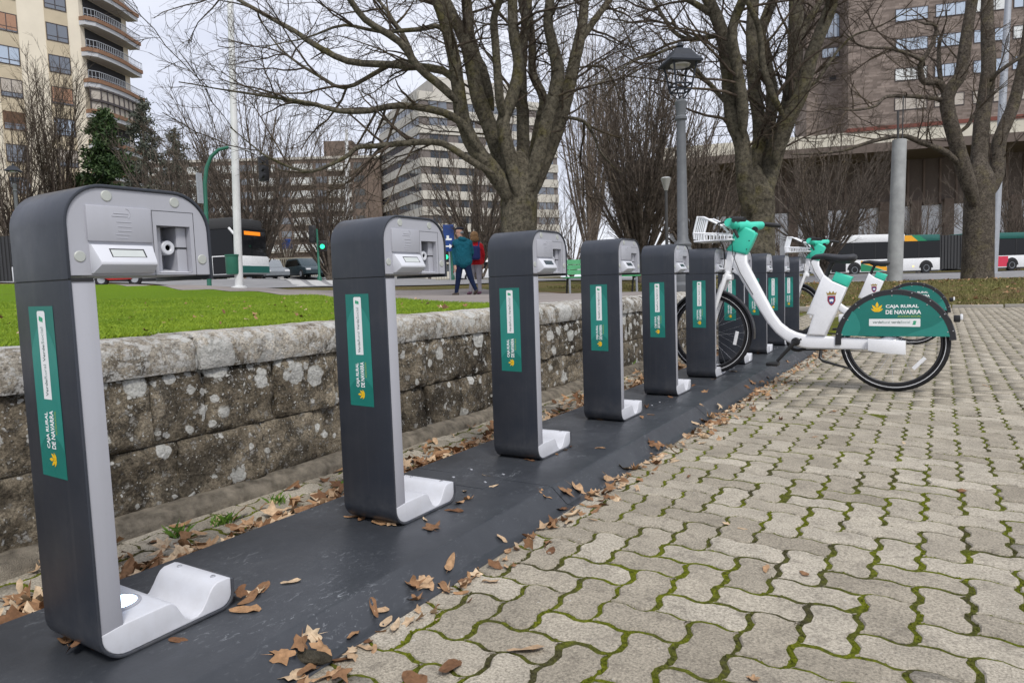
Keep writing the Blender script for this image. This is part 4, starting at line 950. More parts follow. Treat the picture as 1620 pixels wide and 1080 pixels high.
def branch_out(q, P, r, level, out, cfg, scale=1.0):
    """side branches along a limb, recursively"""
    if level >= len(cfg): return
    c = cfg[level]; total = sum((P[i+1]-P[i]).length for i in range(len(P)-1))
    cnt = int(total*c['den']*q.uniform(.8, 1.2))+ (1 if q.random() < .5 else 0)
    for _ in range(cnt):
        t_ = q.uniform(c.get('t0', .15), 1.0)*(len(P)-1); i = min(int(t_), len(P)-2); f_ = t_-i
        p = P[i].lerp(P[i+1], f_); rr = r[i]+(r[i+1]-r[i])*f_; d = (P[i+1]-P[i]).normalized()
        side = d.cross(rnd_unit(q)).normalized(); a = q.gauss(c['ang'], .22)
        nd = d*math.cos(a)+side*math.sin(a)+Vector((0, 0, c.get('up', 0)))
        L = c['len']*q.uniform(.5, 1.3)*scale; r0 = min(rr*.7, c['r']*q.uniform(.7, 1.2))
        Q, rq = walk(q, p, nd, L, r0, max(r0*.35, c['rmin']), c['n'], c['wob'], c.get('lift', 0))
        out[level].append((Q, rq)); branch_out(q, Q, rq, level+1, out, cfg, scale)
CROWN = [dict(den=1.5, ang=.85, len=1.9, r=.032, rmin=.008, n=6, wob=.25, up=.05, lift=.01), dict(den=4.2, ang=.8, len=.85, r=.011, rmin=.0045, n=5, wob=.28, lift=.0), dict(den=8.5, ang=.75, len=.36, r=.0052, rmin=.0028, n=3, wob=.3, lift=0)]
def limb_tree(name, label, base, trunk, limbs, extend, seed, cfg=CROWN, bark='bark', twig='twig', depth=17):
    """limbs: list of (pixel polyline, start px width, end px width, depth drift, grow on past the end in metres)"""
    q = random.Random(seed); root = tag(empty(name, base), label, 'tree', 'bare park trees'); out = [[] for _ in cfg]; main = []
    def rel(p): return p-base
    main.append(([rel(p) for p, _ in trunk], [r for _, r in trunk]))
    for pts, w0, w1, drift, ext in limbs:
        n = len(pts); P = []; rad_ = []
        for i, (x, y) in enumerate(pts):
            f_ = i/(n-1); dd = depth+drift[0]+(drift[1]-drift[0])*f_; P.append(rel(PX(x, y, dd))); rad_.append((w0+(w1-w0)*f_)/2*dd/FOC)
        # refine
        PP, RR_ = [], []
        for i in range(n-1):
            for k in range(3):
                f_ = k/3; p0 = P[max(i-1, 0)]; p1 = P[i]; p2 = P[i+1]; p3 = P[min(i+2, n-1)]
                PP.append(0.5*((2*p1)+(p2-p0)*f_+(2*p0-5*p1+4*p2-p3)*f_*f_+(3*p1-p0-3*p2+p3)*f_**3)); RR_.append(rad_[i]+(rad_[i+1]-rad_[i])*f_)
        PP.append(P[-1]); RR_.append(rad_[-1])
        RR_[0] *= .25; RR_[1] *= .7; RR_[2] *= .93
        if ext:
            d = (PP[-1]-PP[-3]).normalized(); k = max(3, int(ext/.6)); p = PP[-1]; r0 = RR_[-1]
            for j in range(1, k+1):
                d = (d+rnd_unit(q)*.12+Vector((0, 0, .04))).normalized(); p = p+d*(ext/k); PP.append(p); RR_.append(max(.012, r0*(1-.75*j/k)))
        main.append((PP, RR_)); branch_out(q, PP, RR_, 0, out, cfg)
    # small knots and swellings along limbs
    V, F = tubes(main, 12); V = V + 0.0
    nz_ = np.array([noise.noise(Vector(v_)*3.1) for v_ in V]); V += (nz_*.018)[:, None]*np.array([1, 1, .2])
    link('trunk', npmesh('trunk', V, F, bark), root)
    br = []
    V1, F1 = tubes(out[0], 6); V2, F2 = tubes(out[1]+(out[2] if len(out) > 2 else []), 3) if out[1] else (np.zeros((0, 3)), np.zeros((0, 4), int))
    link('crown', npmesh('crown', np.concatenate([V1, V2]), np.concatenate([F1, F2+len(V1)]), twig), root)
    return root
D1 = 17.0; b1 = G(815, D1)
def tr(px0, y0, px1, y1, w0, w1, D, base):
    a = base-Vector((0, 0, .3)); pts = []
    for k in range(9):
        f_ = k/8; p = PX(px0+(px1-px0)*f_, y0+(y1-y0)*f_, D); pts.append((p, (w0+(w1-w0)*f_**.5)/2*D/FOC))
    pts.insert(0, (Vector((pts[0][0].x, pts[0][0].y, base.z-.3)), pts[0][1]*1.18))
    for dy, k in ((10, .86), (22, .62), (36, .3), (44, .04)): pts.append((PX(px1, y1-dy, D), w1/2*D/FOC*k))
    return pts
limb_tree('plane_tree', 'large bare many-stemmed tree with long mossy limbs spreading towards the white mast', b1, tr(819, 466, 822, 280, 54, 58, D1, b1), [
    ([(815, 330), (785, 278), (752, 236), (732, 189), (725, 139), (718, 94), (704, 36), (690, 0)], 30, 17, (-.2, -1.2), 3.5),
    ([(815, 320), (799, 267), (779, 211), (757, 156), (749, 117), (738, 72), (716, 25), (702, -5)], 30, 16, (.2, .6), 3.5),
    ([(780, 175), (766, 117), (752, 83), (743, 42), (740, -5)], 16, 12, (.5, 1.4), 3),
    ([(818, 310), (807, 250), (796, 194), (810, 156), (821, 111), (816, 72), (811, 36), (811, -5)], 24, 15, (-.4, -.6), 4),
    ([(797, 190), (790, 156), (785, 83), (782, 28), (793, -5)], 15, 11, (-.5, -1.6), 3),
    ([(822, 310), (827, 250), (827, 178), (824, 125), (827, 69), (832, 33), (824, -5)], 22, 13, (.4, 1.2), 4),
    ([(828, 310), (840, 267), (854, 194), (860, 156), (843, 117), (842, 69), (838, 28), (836, -5)], 20, 9, (.8, 2.0), 3),
    ([(828, 315), (843, 278), (865, 194), (882, 125), (877, 83), (868, 42), (870, -5)], 26, 15, (-.2, -.6), 4),
    ([(835, 320), (854, 272), (879, 211), (896, 156), (910, 92), (921, 42), (925, -5)], 28, 14, (.2, .9), 4),
    ([(908, 100), (910, 78), (938, 36), (968, -5)], 14, 9, (.8, 1.6), 3),
    ([(760, 245), (735, 200), (700, 178), (633, 167), (578, 176), (531, 175), (494, 164), (439, 155), (367, 144)], 15, 3, (-.6, -2.6), 1.0),
    ([(782, 275), (745, 255), (700, 227), (647, 226), (600, 231), (567, 233), (544, 250), (494, 271), (450, 261), (417, 244)], 13, 3, (-.8, -2.4), 0.8),
    ([(727, 165), (700, 139), (661, 106), (633, 67), (578, 31), (550, -5)], 14, 9, (-.8, -2.0), 3),
    ([(728, 140), (700, 112), (628, 103), (550, 97), (494, 69), (467, 50), (411, 19), (369, -5)], 14, 5, (-.4, 1.4), 1.5),
    ([(680, 110), (633, 97), (592, 117), (544, 139), (503, 119), (467, 97), (444, 78)], 9, 3, (.2, 1.2), 1.2),
    ([(720, 100), (700, 45), (660, 47), (600, 50), (545, 40), (500, 55)], 10, 3, (-.2, -1.5), 1.2),
    ([(660, 108), (640, 60), (620, 30), (606, 10), (590, -8)], 8, 5, (0, .8), 2),
    ([(890, 185), (924, 192), (940, 217), (950, 240), (968, 262)], 7, 2, (.3, .6), .3),
    ([(906, 108), (954, 106), (971, 131), (982, 160)], 5, 2, (.5, 1.0), .4)], 0, 3, depth=D1)
D2 = 15.0; b2 = G(1200, D2)
limb_tree('plane_tree', 'large bare tree whose pale trunk rises behind the docked bike handlebars', b2, tr(1199, 475, 1199, 305, 54, 52, D2, b2), [
    ([(1188, 340), (1180, 300), (1174, 230), (1159, 185), (1152, 122), (1141, 48), (1119, -5)], 30, 18, (-.3, -.8), 3.5),
    ([(1176, 215), (1174, 159), (1163, 93), (1159, 44), (1178, -5)], 20, 15, (-.7, -1.4), 3.5),
    ([(1195, 310), (1193, 259), (1202, 215), (1193, 130), (1189, 56), (1193, -5)], 24, 17, (.2, .5), 4),
    ([(1200, 310), (1207, 241), (1222, 167), (1215, 111), (1204, 56), (1219, 11), (1228, -8)], 22, 14, (.5, 1.3), 3.5),
    ([(1207, 330), (1222, 259), (1244, 185), (1256, 111), (1259, 37), (1259, -5)], 30, 20, (-.1, .3), 4),
    ([(1225, 260), (1245, 195), (1267, 148), (1285, 85), (1307, 30), (1319, -5)], 26, 18, (-.4, -1.2), 4),
    ([(1240, 185), (1222, 150), (1207, 100), (1204, 60), (1195, 30)], 12, 9, (-.8, -1.4), 2),
    ([(1256, 105), (1267, 56), (1293, 11), (1305, -5)], 12, 9, (.3, 1), 2.5),
    ([(1156, 172), (1130, 140), (1111, 122), (1090, 98), (1074, 74), (1040, 85), (1000, 98), (965, 122)], 9, 2, (-.5, -1.6), .5),
    ([(1146, 60), (1137, 56), (1093, 63), (1067, 52), (1050, 28), (1037, 5), (1028, -12)], 9, 4, (-.6, .5), 1.5),
    ([(1135, 30), (1110, 12), (1080, -5)], 12, 8, (-.6, -1.2), 2),
    ([(1262, 150), (1290, 130), (1315, 95), (1345, 60), (1375, 48)], 7, 2, (-.4, -1), .8)], 0, 9, depth=D2)
D3 = 30.0; b3 = G(1545, D3)
limb_tree('plane_tree', 'bare rough-barked tree with knotted bent limbs in front of the brick office block', b3, tr(1546, 442, 1550, 285, 46, 42, D3, b3), [
    ([(1545, 330), (1528, 278), (1512, 222), (1498, 167), (1505, 140), (1520, 117), (1528, 64), (1539, -5)], 24, 16, (-.3, -1.4), 4),
    ([(1500, 172), (1489, 133), (1462, 130), (1456, 111), (1459, 97), (1475, 69), (1481, 42), (1465, 38)], 12, 4, (-.6, -2), .6),
    ([(1462, 105), (1456, 94), (1414, 78), (1385, 76), (1359, 72), (1340, 55)], 7, 2, (-1.2, -2.6), .8),
    ([(1500, 168), (1489, 158), (1448, 153), (1403, 153), (1387, 167), (1360, 174), (1337, 174)], 8, 2.5, (-.5, -2.5), .8),
    ([(1530, 275), (1498, 242), (1456, 225), (1425, 215), (1376, 225), (1331, 239), (1276, 244)], 11, 3, (-.4, -2.4), 1.0),
    ([(1548, 320), (1548, 278), (1553, 194), (1564, 111), (1562, 50), (1562, -5)], 26, 17, (.3, .8), 4),
    ([(1556, 320), (1576, 278), (1581, 222), (1603, 167), (1620, 97), (1630, 20)], 24, 14, (.2, 1.2), 4),
    ([(1566, 130), (1576, 117), (1600, 100), (1640, 75)], 8, 5, (0, -1), 2),
    ([(1508, 215), (1530, 200), (1545, 175), (1560, 160)], 7, 3, (-.6, -1.4), 1),
    ([(1492, 150), (1486, 110), (1486, 70), (1490, 55)], 8, 5, (-.4, 0), .3)], 0, 21, bark='barkdark', depth=D3)

def fan_tree(name, label, base, H, spread, stems, seed, twig='twigbrown', bark='twigbrown', dens=1.0, r0=.09, straight=.10, group='bare shrubby trees', twn=1.0, trunkh=.8):
    q = random.Random(seed); root = tag(empty(name, base), label, 'tree', group); main = []; fine = []; tw = []
    main.append(([Vector((0, 0, -.4)), Vector((0, 0, trunkh*.5)), Vector((.03, 0, trunkh))], [r0*2.6, r0*2.2, r0*1.8]))
    for k in range(stems):
        az = q.uniform(0, 2*math.pi); tilt = spread*math.sqrt(q.random()); d = Vector((math.sin(tilt)*math.cos(az), math.sin(tilt)*math.sin(az), math.cos(tilt)))
        L = H*q.uniform(.62, 1.0)*(1-.12*tilt); p = Vector((q.gauss(0, r0*.8), q.gauss(0, r0*.8), q.uniform(.1, trunkh)))
        P, r = walk(q, p, d, L, r0*q.uniform(.45, 1.0), .012, 9, straight, .035); main.append((P, r))
        for _ in range(int(L*2.1*dens)):
            t_ = q.uniform(.18, 1)*9; i = min(int(t_), 8); pp = P[i].lerp(P[i+1], t_-i); dd = (P[i+1]-P[i]).normalized(); sd_ = dd.cross(rnd_unit(q)).normalized(); a = q.uniform(.3, .75)
            l2 = H*q.uniform(.07, .2); Q, rq = walk(q, pp, dd*math.cos(a)+sd_*math.sin(a), l2, min(r[i]*.6, .022), .006, 5, .14, .04); fine.append((Q, rq))
            for _ in range(int(l2*3.4*twn*dens)):
                t2 = q.uniform(.15, 1)*5; i2_ = min(int(t2), 4); p2 = Q[i2_].lerp(Q[i2_+1], t2-i2_); d2 = (Q[i2_+1]-Q[i2_]).normalized(); s2 = d2.cross(rnd_unit(q)).normalized(); a = q.uniform(.35, .8)
                Q2, r2 = walk(q, p2, d2*math.cos(a)+s2*math.sin(a), q.uniform(.25, .7), .0075, .004, 3, .15, .02); tw.append((Q2, r2))
    V, F = tubes(main, 7); link('trunk', npmesh('trunk', V, F, bark), root)
    V1, F1 = tubes(fine, 4); V2, F2 = tubes(tw, 3); link('crown', npmesh('crown', np.concatenate([V1, V2]), np.concatenate([F1, F2+len(V1)]), twig), root)
    return root
fan_tree('hornbeam', 'dense fan-shaped bare tree beside the left bus', G(409, 40), 11.5, .62, 46, 1, dens=1.0)
fan_tree('hornbeam', 'dense fan-shaped bare tree behind the two walkers', G(758, 34), 8.0, .75, 40, 2)
fan_tree('hornbeam', 'dense brown fan-shaped tree directly behind the lantern post', G(1015, 27), 8.6, .55, 62, 4, dens=1.15, r0=.08)
fan_tree('hornbeam', 'bare spreading shrub tree to the right of the lantern post', G(1105, 30), 7.2, .70, 40, 5)
fan_tree('hornbeam', 'fan-shaped bare tree between the pale trunk and the concrete pillar', G(1302, 38), 9.0, .80, 46, 6)
fan_tree('hornbeam', 'bare spreading tree behind the concrete pillar and the bus', G(1452, 68), 9.5, 1.0, 40, 7)
fan_tree('hornbeam', 'bare twiggy tree behind the rough-barked trunk by the red bus panel', G(1610, 69), 12.0, .9, 46, 8)
fan_tree('hornbeam', 'bare upright tree beside the green traffic signal', G(522, 44), 9.5, .62, 40, 9)
fan_tree('hornbeam', 'bare twiggy tree between green mast and conifer', G(300, 48), 11.5, .6, 46, 10)
fan_tree('poplar', 'tall narrow bare tree against the cream tower, next to the conifer', G(103, 44), 14, .17, 26, 11, twig='twig', straight=.06, group='bare narrow trees by the tower')
fan_tree('poplar', 'tall narrow bare tree against the cream tower, beside the small lantern', G(30, 42), 13, .30, 26, 12, twig='twig', group='bare narrow trees by the tower')
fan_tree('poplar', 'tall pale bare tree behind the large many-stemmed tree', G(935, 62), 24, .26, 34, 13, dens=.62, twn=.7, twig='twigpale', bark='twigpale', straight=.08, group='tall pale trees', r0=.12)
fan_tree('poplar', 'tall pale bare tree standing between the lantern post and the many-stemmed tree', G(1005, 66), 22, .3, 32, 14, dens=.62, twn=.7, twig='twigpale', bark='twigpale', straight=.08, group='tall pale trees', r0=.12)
SHL = ['brown twiggy shrub between the cedar and the green mast', 'brown twiggy shrub behind the white mast with the bin', 'brown twiggy shrub behind the small blue square sign', 'brown twiggy shrub below the white banded office block', 'brown twiggy shrub left of the direction sign', 'brown twiggy shrub right behind the many-stemmed trunk', 'brown twiggy shrub behind the green bench', 'brown twiggy shrub left of the pale trunk by the bikes', 'brown twiggy shrub right of the pale trunk by the bikes', 'brown twiggy shrub left of the concrete pillar beyond the bus', 'brown twiggy shrub at the foot of the cream tower', 'brown twiggy shrub below the dark conifer']
for k, (px, dp, h) in enumerate(((250, 56, 10.5), (345, 58, 9.5), (455, 60, 8.5), (600, 62, 9), (680, 58, 8.5), (840, 56, 8), (905, 52, 8), (1160, 58, 8), (1235, 60, 8.5), (1375, 66, 8), (60, 52, 9), (160, 50, 7.5))):
    fan_tree('bare_shrub', SHL[k], G(px, dp), h, .85, 26, 30+k, dens=.9, r0=.06, twn=.7, group='brown shrubs in the planting beyond the road')

def conifer(name, label, base, H, Rm, seed, mat, droop, ragged, lean=0.0):
    q = random.Random(seed); root = tag(empty(name, base), label, 'tree', 'evergreen trees by the tower')
    V, F = tubes([([Vector((0, 0, -.4)), Vector((lean*.3, 0, H*.4)), Vector((lean, 0, H))], [.28, .2, .03])], 8); link('trunk', npmesh('trunk', V, F, 'barkdark'), root)
    vs_, fs_, ti = [], [], []; limbs = []
    nb = int(H*(11 if ragged < .5 else 6))
    for k in range(nb):
        f_ = (k+.5)/nb; z = H*(.06+.94*f_); L = Rm*(1-f_)**.75*q.uniform(.55, 1.1)+.25
        if q.random() < ragged: L *= q.uniform(.35, 1.35)
        az = q.uniform(0, 2*math.pi); d = Vector((math.cos(az), math.sin(az), .25-droop*q.uniform(.5, 1))); P, r = walk(q, Vector((lean*f_, 0, z)), d, L, .035, .006, 6, .08, -.04*droop); limbs.append((P, r))
        for _ in range(int((130 if ragged < .5 else 62)*L)+30):
            t_ = q.uniform(.1, 1)*6; i = min(int(t_), 5); p = P[i].lerp(P[i+1], t_-i)+Vector((q.gauss(0, .20), q.gauss(0, .20), q.gauss(-.05*droop, .13))); tn = q.random()
            a = rnd_unit(q); b_ = a.orthogonal().normalized(); s_ = q.uniform(.14, .34); dn = Vector((0, 0, -droop*.6))
            i0 = len(vs_); vs_ += [p-b_*s_*.22, p+b_*s_*.22, p+(a+dn).normalized()*s_]; fs_.append((i0, i0+1, i0+2)); ti += [tn]*3
    V, F = tubes(limbs, 4); link('branches', npmesh('branches', V, F, 'barkdark'), root)
    link('crown', npmesh('crown', np.array(vs_), np.array(fs_), mat, False, np.array(ti)), root); return root
conifer('conifer', 'dark green dense conifer in front of the tower balconies', G(180, 46), 11.2, 3.3, 3, 'needle', .25, .25)
conifer('cedar', 'grey-green drooping cedar right of the cream tower', G(244, 54), 14.0, 5.0, 5, 'cedarneedle', .85, .6)
conifer('cedar', 'grey-green ragged cedar behind the green mast', G(292, 60), 13.0, 5.2, 6, 'cedarneedle', .8, .6)

# ------------------------------------------------------------------ street furniture
def lantern(root, z0, k, gl='lampglass'):
    """four-sided lantern sitting on a post top at height z0"""
    mb = MB(); ps = .105*k; pt = .165*k; h = .36*k; zb = z0+.10*k
    for a, b in ((1, 1), (1, -1), (-1, -1), (-1, 1)):
        mb.tube([(a*ps, b*ps, zb), (a*pt, b*pt, zb+h)], .013*k, 6)
        mb.tube([(a*.02*k, b*.02*k, z0-.02*k), (a*ps, b*ps, zb)], .009*k, 6)
    for s_, z in ((ps, zb), (pt, zb+h), (ps+(pt-ps)*.22, zb+.08*k)):
        for a, b, c, d in ((1, 1, 1, -1), (1, -1, -1, -1), (-1, -1, -1, 1), (-1, 1, 1, 1)): mb.tube([(a*s_, b*s_, z), (c*s_, d*s_, z)], .012*k, 6)
    cg = mb.build('lantern_cage', 'lampblack', root)
    gm = MB(); e = .97
    q = [(a*ps*e, b*ps*e, zb+.005) for a, b in ((1, 1), (-1, 1), (-1, -1), (1, -1))]+[(a*pt*e, b*pt*e, zb+h-.005) for a, b in ((1, 1), (-1, 1), (-1, -1), (1, -1))]
    rf = [(1.36, -.012), (1.40, .010), (.98, .085), (.66, .170), (.60, .180), (.12, .215)]; vs_ = []
    for s_, z in rf:
        for a, b in ((1, 1), (-1, 1), (-1, -1), (1, -1)): vs_.append((a*pt*s_, b*pt*s_, zb+h+z*k))
    MB().add(vs_, [(i*4+j, i*4+(j+1) % 4, (i+1)*4+(j+1) % 4, (i+1)*4+j) for i in range(5) for j in range(4)]+[(3, 2, 1, 0), (20, 21, 22, 23)]).build('lantern_roof', 'lampblack', root, 0)
    MB().lathe([(.0, .30*k), (.035*k, .275*k), (.05*k, .235*k), (.03*k, .22*k), (.03*k, .20*k)], 10, (0, 0, zb+h)).build('finial', 'lampblack', root)
    MB().lathe([(.0, -.02*k), (.13*k, -.03*k), (.15*k, 0.0)], 12, (0, 0, zb+h)).build('reflector', 'lampglass', root)
def post_lamp(name, label, base, H, k, group=None):
    root = tag(empty(name, base, R(42)), label, 'street lamp', group)
    MB().lathe([(.20*k, 0), (.20*k, .10*k), (.16*k, .14*k), (.15*k, .55*k), (.11*k, .62*k), (.125*k, .66*k), (.075*k, .72*k), (.060*k, H-.32*k), (.062*k, H-.30*k), (.083*k, H-.28*k), (.083*k, H-.25*k), (.062*k, H-.23*k), (.07*k, H-.14*k), (.088*k, H-.05*k), (.03*k, H)], 20).build('post', 'lampgrey', root, 40)
    lantern(root, H, k); return root
lb = G(1081, 10.4); ltop = PX(1079, 162, 10.4)
post_lamp('street_lamp', 'grey iron post with black four-sided lantern, nearest the docks', lb, ltop.z-lb.z, 1.06, 'lantern lamps')
lb = G(37, 27); post_lamp('street_lamp', 'black four-sided lantern in front of the cream tower', lb, PX(37, 292, 27).z-lb.z, 1.0, 'lantern lamps')
lb = G(1056, 24); H = PX(1056, 303, 24).z-lb.z
rt = tag(empty('street_lamp', lb), 'thin dark post with small pale bowl lamp behind the lantern post', 'street lamp')
MB().lathe([(.09, 0), (.06, .3), (.05, H)], 10).build('post', 'iron', rt); MB().lathe([(.06, H), (.17, H+.36), (.19, H+.40), (.12, H+.45), (0, H+.47)], 12).build('bowl', 'lampglass', rt)

def mast(name, label, px, y0, y1, depth, w0, w1, mat, cat='pole'):
    b = G(px[0], depth); t_ = PX(px[1], y1, depth); r0, r1 = w0/2*depth/FOC, w1/2*depth/FOC; top = t_-b
    root = tag(empty(name, b), label, cat)
    MB().tube([(0, 0, -.2), (0, 0, .0), (top.x, top.y, top.z)], [r0, r0, r1], 14).build('shaft', mat, root, 40)
    MB().lathe([(r0*1.9, -.1), (r0*1.9, .03), (r0*1.2, .06)], 14).build('base_flange', mat, root); return root, top
wm, tp = mast('white_mast', 'tall white lighting mast with green litter bin strapped to it', (378, 363), 0, -40, 22, 13, 9, 'polewhite', 'mast')
zz = .3
MB().lathe([(.185, .45), (.20, .5), (.20, 1.0), (.215, 1.02), (.215, 1.06), (.19, 1.06), (.19, .95)], 18, (-.1, -.12, -.02)).build('litter_bin', 'polegreen', wm)
mast('white_mast', 'slim white lighting mast beyond the road, above the second dock', (552, 548), 0, 205, 70, 8, 5, 'polewhite', 'mast')
mast('grey_mast', 'leaning grey lighting mast behind the rough-barked tree', (1570, 1597), 0, -30, 40, 13, 9, 'metalgrey', 'mast')
# curved green signal mast
b = G(332, 26); rt = tag(empty('signal_mast', b), 'curved green steel signal mast with dark signal head', 'traffic light'); kk = 26/FOC
def rel_px(x, y, d, base): return PX(x, y, d)-base
pts = [rel_px(332, 470, 26, b), rel_px(328, 380, 26, b), rel_px(324, 290, 26, b), rel_px(327, 265, 26, b), rel_px(334, 248, 26, b), rel_px(346, 237, 26, b), rel_px(362, 233, 26, b), rel_px(392, 238, 26, b), rel_px(416, 250, 26, b)]
MB().tube(pts[:7], [.085, .08, .075, .07, .068, .062, .055], 12).build('mast', 'polegreen', rt, 60); MB().tube(pts[6:], [.03, .025, .02], 8).build('mast_arm', 'metalgrey', rt)
p = pts[-1]; hd = MB().rbox(p.x-.16, p.x+.16, p.y-.12, p.y+.12, p.z-.85, p.z+.05, .03, 2).build('signal_head', 'black', rt)
mb = MB()
for k in range(3): mb.lathe([(.1, 0), (.1, .16)], 10, (p.x+.08, p.y-.2, p.z-.15-.25*k), 'y')
mb.build('visors', 'black', hd); q_ = rel_px(316, 300, 25.8, b)
MB().box(q_.x-.04, q_.x+.04, q_.y-.1, q_.y+.1, q_.z-.5, q_.z+.6).build('side_sign', 'metalgrey', rt)
def signal(name, label, px, y_base, y_top, depth, lit, side):
    b = G(px, depth); H = PX(px, y_top, depth).z-b.z; rt = tag(empty(name, b, YAW), label, 'traffic light')
    MB().lathe([(.13, -.2), (.13, .25), (.07, .35), (.06, H-.9), (.05, H-.2)], 12).build('post', 'polegreen', rt)
    h1 = MB().rbox(-.42, -.08, -.14, .14, H-.95, H, .03, 2).build('signal_head', 'black', rt)
    for k in range(3): MB().lathe([(0, -.16), (.10, -.16), (.11, -.15), (.11, -.10)], 14, (-.25, 0, H-.18-.3*k), 'y').build('lens', 'black', h1)
    h2 = MB().rbox(.08*side, .50*side, -.14, .14, H-1.42, H-.85, .03, 2).build('walk_signal', 'black', rt)
    MB().lathe([(0, -.17), (.12, -.17), (.13, -.155), (.13, -.12)], 16, (.29*side, 0, H-1.18), 'y').build('lit_lens', lit, h2); return rt
signal('traffic_light', 'green-posted traffic light showing green left of the second dock', 506, 446, 357, 39, 'greenlit', 1)
signal('traffic_light', 'traffic light with green lamp behind the man in the teal coat', 716, 446, 372, 38, 'greenlit', -1)
# direction sign
b = G(713, 33); H0 = PX(713, 398, 33).z-b.z; H1 = PX(713, 356, 33).z-b.z; rt = tag(empty('direction_sign', b, YAW), 'blue direction sign with white arrow behind the man in teal', 'sign')
MB().tube([(0, 0, -.2), (0, 0, H1)], .04, 8).build('post', 'metalgrey', rt); sb = MB().rbox(-.25, .25, -.08, -.04, H0, H1, .02, 2).build('sign_board', 'signblue', rt)
S = lambda a, c_: (a, -.084, c_)
flat(poly(MB(), [(-.15, H0+.27), (-.15, H0+.21), (.02, H0+.21), (.02, H0+.13), (.16, H0+.24), (.02, H0+.35), (.02, H0+.27)], S), 'white_arrow', 'letter', sb)
flat(poly(MB(), [(-.14, H0+.52), (.14, H0+.52), (.14, H0+.60), (.02, H0+.60), (.02, H0+.74), (-.10, H0+.74), (-.10, H0+.60), (-.14, H0+.60)], S), 'bed_symbol', 'letter', sb)
for px, nm, lb_ in ((452, 'parking_sign', 'small blue square sign beyond the railing left of the traffic light'),):
    b = G(px+6, 62); z0 = PX(px, 392, 62).z-b.z; rt = tag(empty(nm, b, YAW), lb_, 'sign'); MB().tube([(0, 0, -.2), (0, 0, z0+.3)], .05, 8).build('post', 'metalgrey', rt); MB().rbox(-.45, .45, -.05, .05, z0-.1, z0+.75, .03, 1).build('sign_board', 'signblue', rt); MB().rbox(-.55, .55, -.04, .04, z0-.75, z0-.15, .03, 1).build('plate', 'officewhite', rt)
# concrete pillar
b = G(1415, 28); t_ = PX(1423, 222, 28)-b; rt = tag(empty('concrete_pillar', b), 'free-standing grey concrete pillar with two thin rods on top', 'pillar')
MB().tube([(0, 0, -.3), (0, 0, 0), (t_.x*.5, t_.y*.5, t_.z*.5), (t_.x, t_.y, t_.z)], [.30, .29, .275, .265], 14).build('shaft', 'concrete', rt, 40)
MB().tube([(t_.x+.1, t_.y, t_.z-.1), (t_.x+.12, t_.y, t_.z+1.7)], .025, 6).build('rod', 'iron', rt); MB().tube([(t_.x-.05, t_.y, t_.z-.1), (t_.x-.06, t_.y, t_.z+1.15)], .045, 6).build('rod', 'iron', rt)
# bench
def bench():
    b = G(952, 17); rt = tag(empty('park_bench', b, YAW+R(6)), 'green slatted park bench with dark iron legs on the path', 'bench')
    for k in range(4): MB().rbox(-.92, .92, -.20+k*.105, -.115+k*.105, .43, .465, .008, 1).build('seat_slat', 'benchgreen', rt)
    for k in range(3): 
        z = .52+k*.125; y = .20+k*.045; MB().add([(x, y+dy, z+dz) for x in (-.92, .92) for dy, dz in ((0, 0), (.035, .012), (.07, .115), (.035, .103))], [(0, 1, 2, 3), (7, 6, 5, 4), (0, 4, 5, 1), (1, 5, 6, 2), (2, 6, 7, 3), (3, 7, 4, 0)]).build('back_slat', 'benchgreen', rt)
    for x in (-.82, .82):
        MB().tube([(x, -.18, -.02), (x, -.17, .42)], .028, 8).build('leg', 'metalgrey', rt); MB().tube([(x, .25, -.02), (x, .19, .25), (x, .10, .41), (x, -.15, .42)], .025, 8).build('leg', 'iron', rt); MB().tube([(x, .12, .42), (x, .22, .5), (x, .33, .88)], .022, 8).build('back_support', 'iron', rt)
bench()
# railing beyond the road
for k in range(5):
    a = G(438+k*22, 56); b_ = G(438+(k+1)*22, 56); rt = tag(empty('railing', a, math.atan2(b_.y-a.y, b_.x-a.x)), 'beige barred railing panel beyond the road', 'railing', 'beige railing panels'); L = (b_-a).length
    MB().box(0, L, -.03, .03, 1.42, 1.5).box(0, L, -.03, .03, .08, .14).build('rails', 'fencebeige', rt)
    for j in range(7): MB().box(L*j/7, L*j/7+.05, -.02, .02, 0, 1.42).build('bar', 'fencebeige', rt)
for k in range(3):
    a = G(690+k*34, 54); b_ = G(690+(k+1)*34, 54); rt = tag(empty('railing', a, math.atan2(b_.y-a.y, b_.x-a.x)), 'beige barred railing panel behind the walkers', 'railing', 'beige railing panels behind the walkers'); L = (b_-a).length
    MB().box(0, L, -.03, .03, 1.22, 1.3).box(0, L, -.03, .03, .08, .14).build('rails', 'fencebeige', rt)
    for j in range(8): MB().box(L*j/8, L*j/8+.05, -.02, .02, 0, 1.22).build('bar', 'fencebeige', rt)
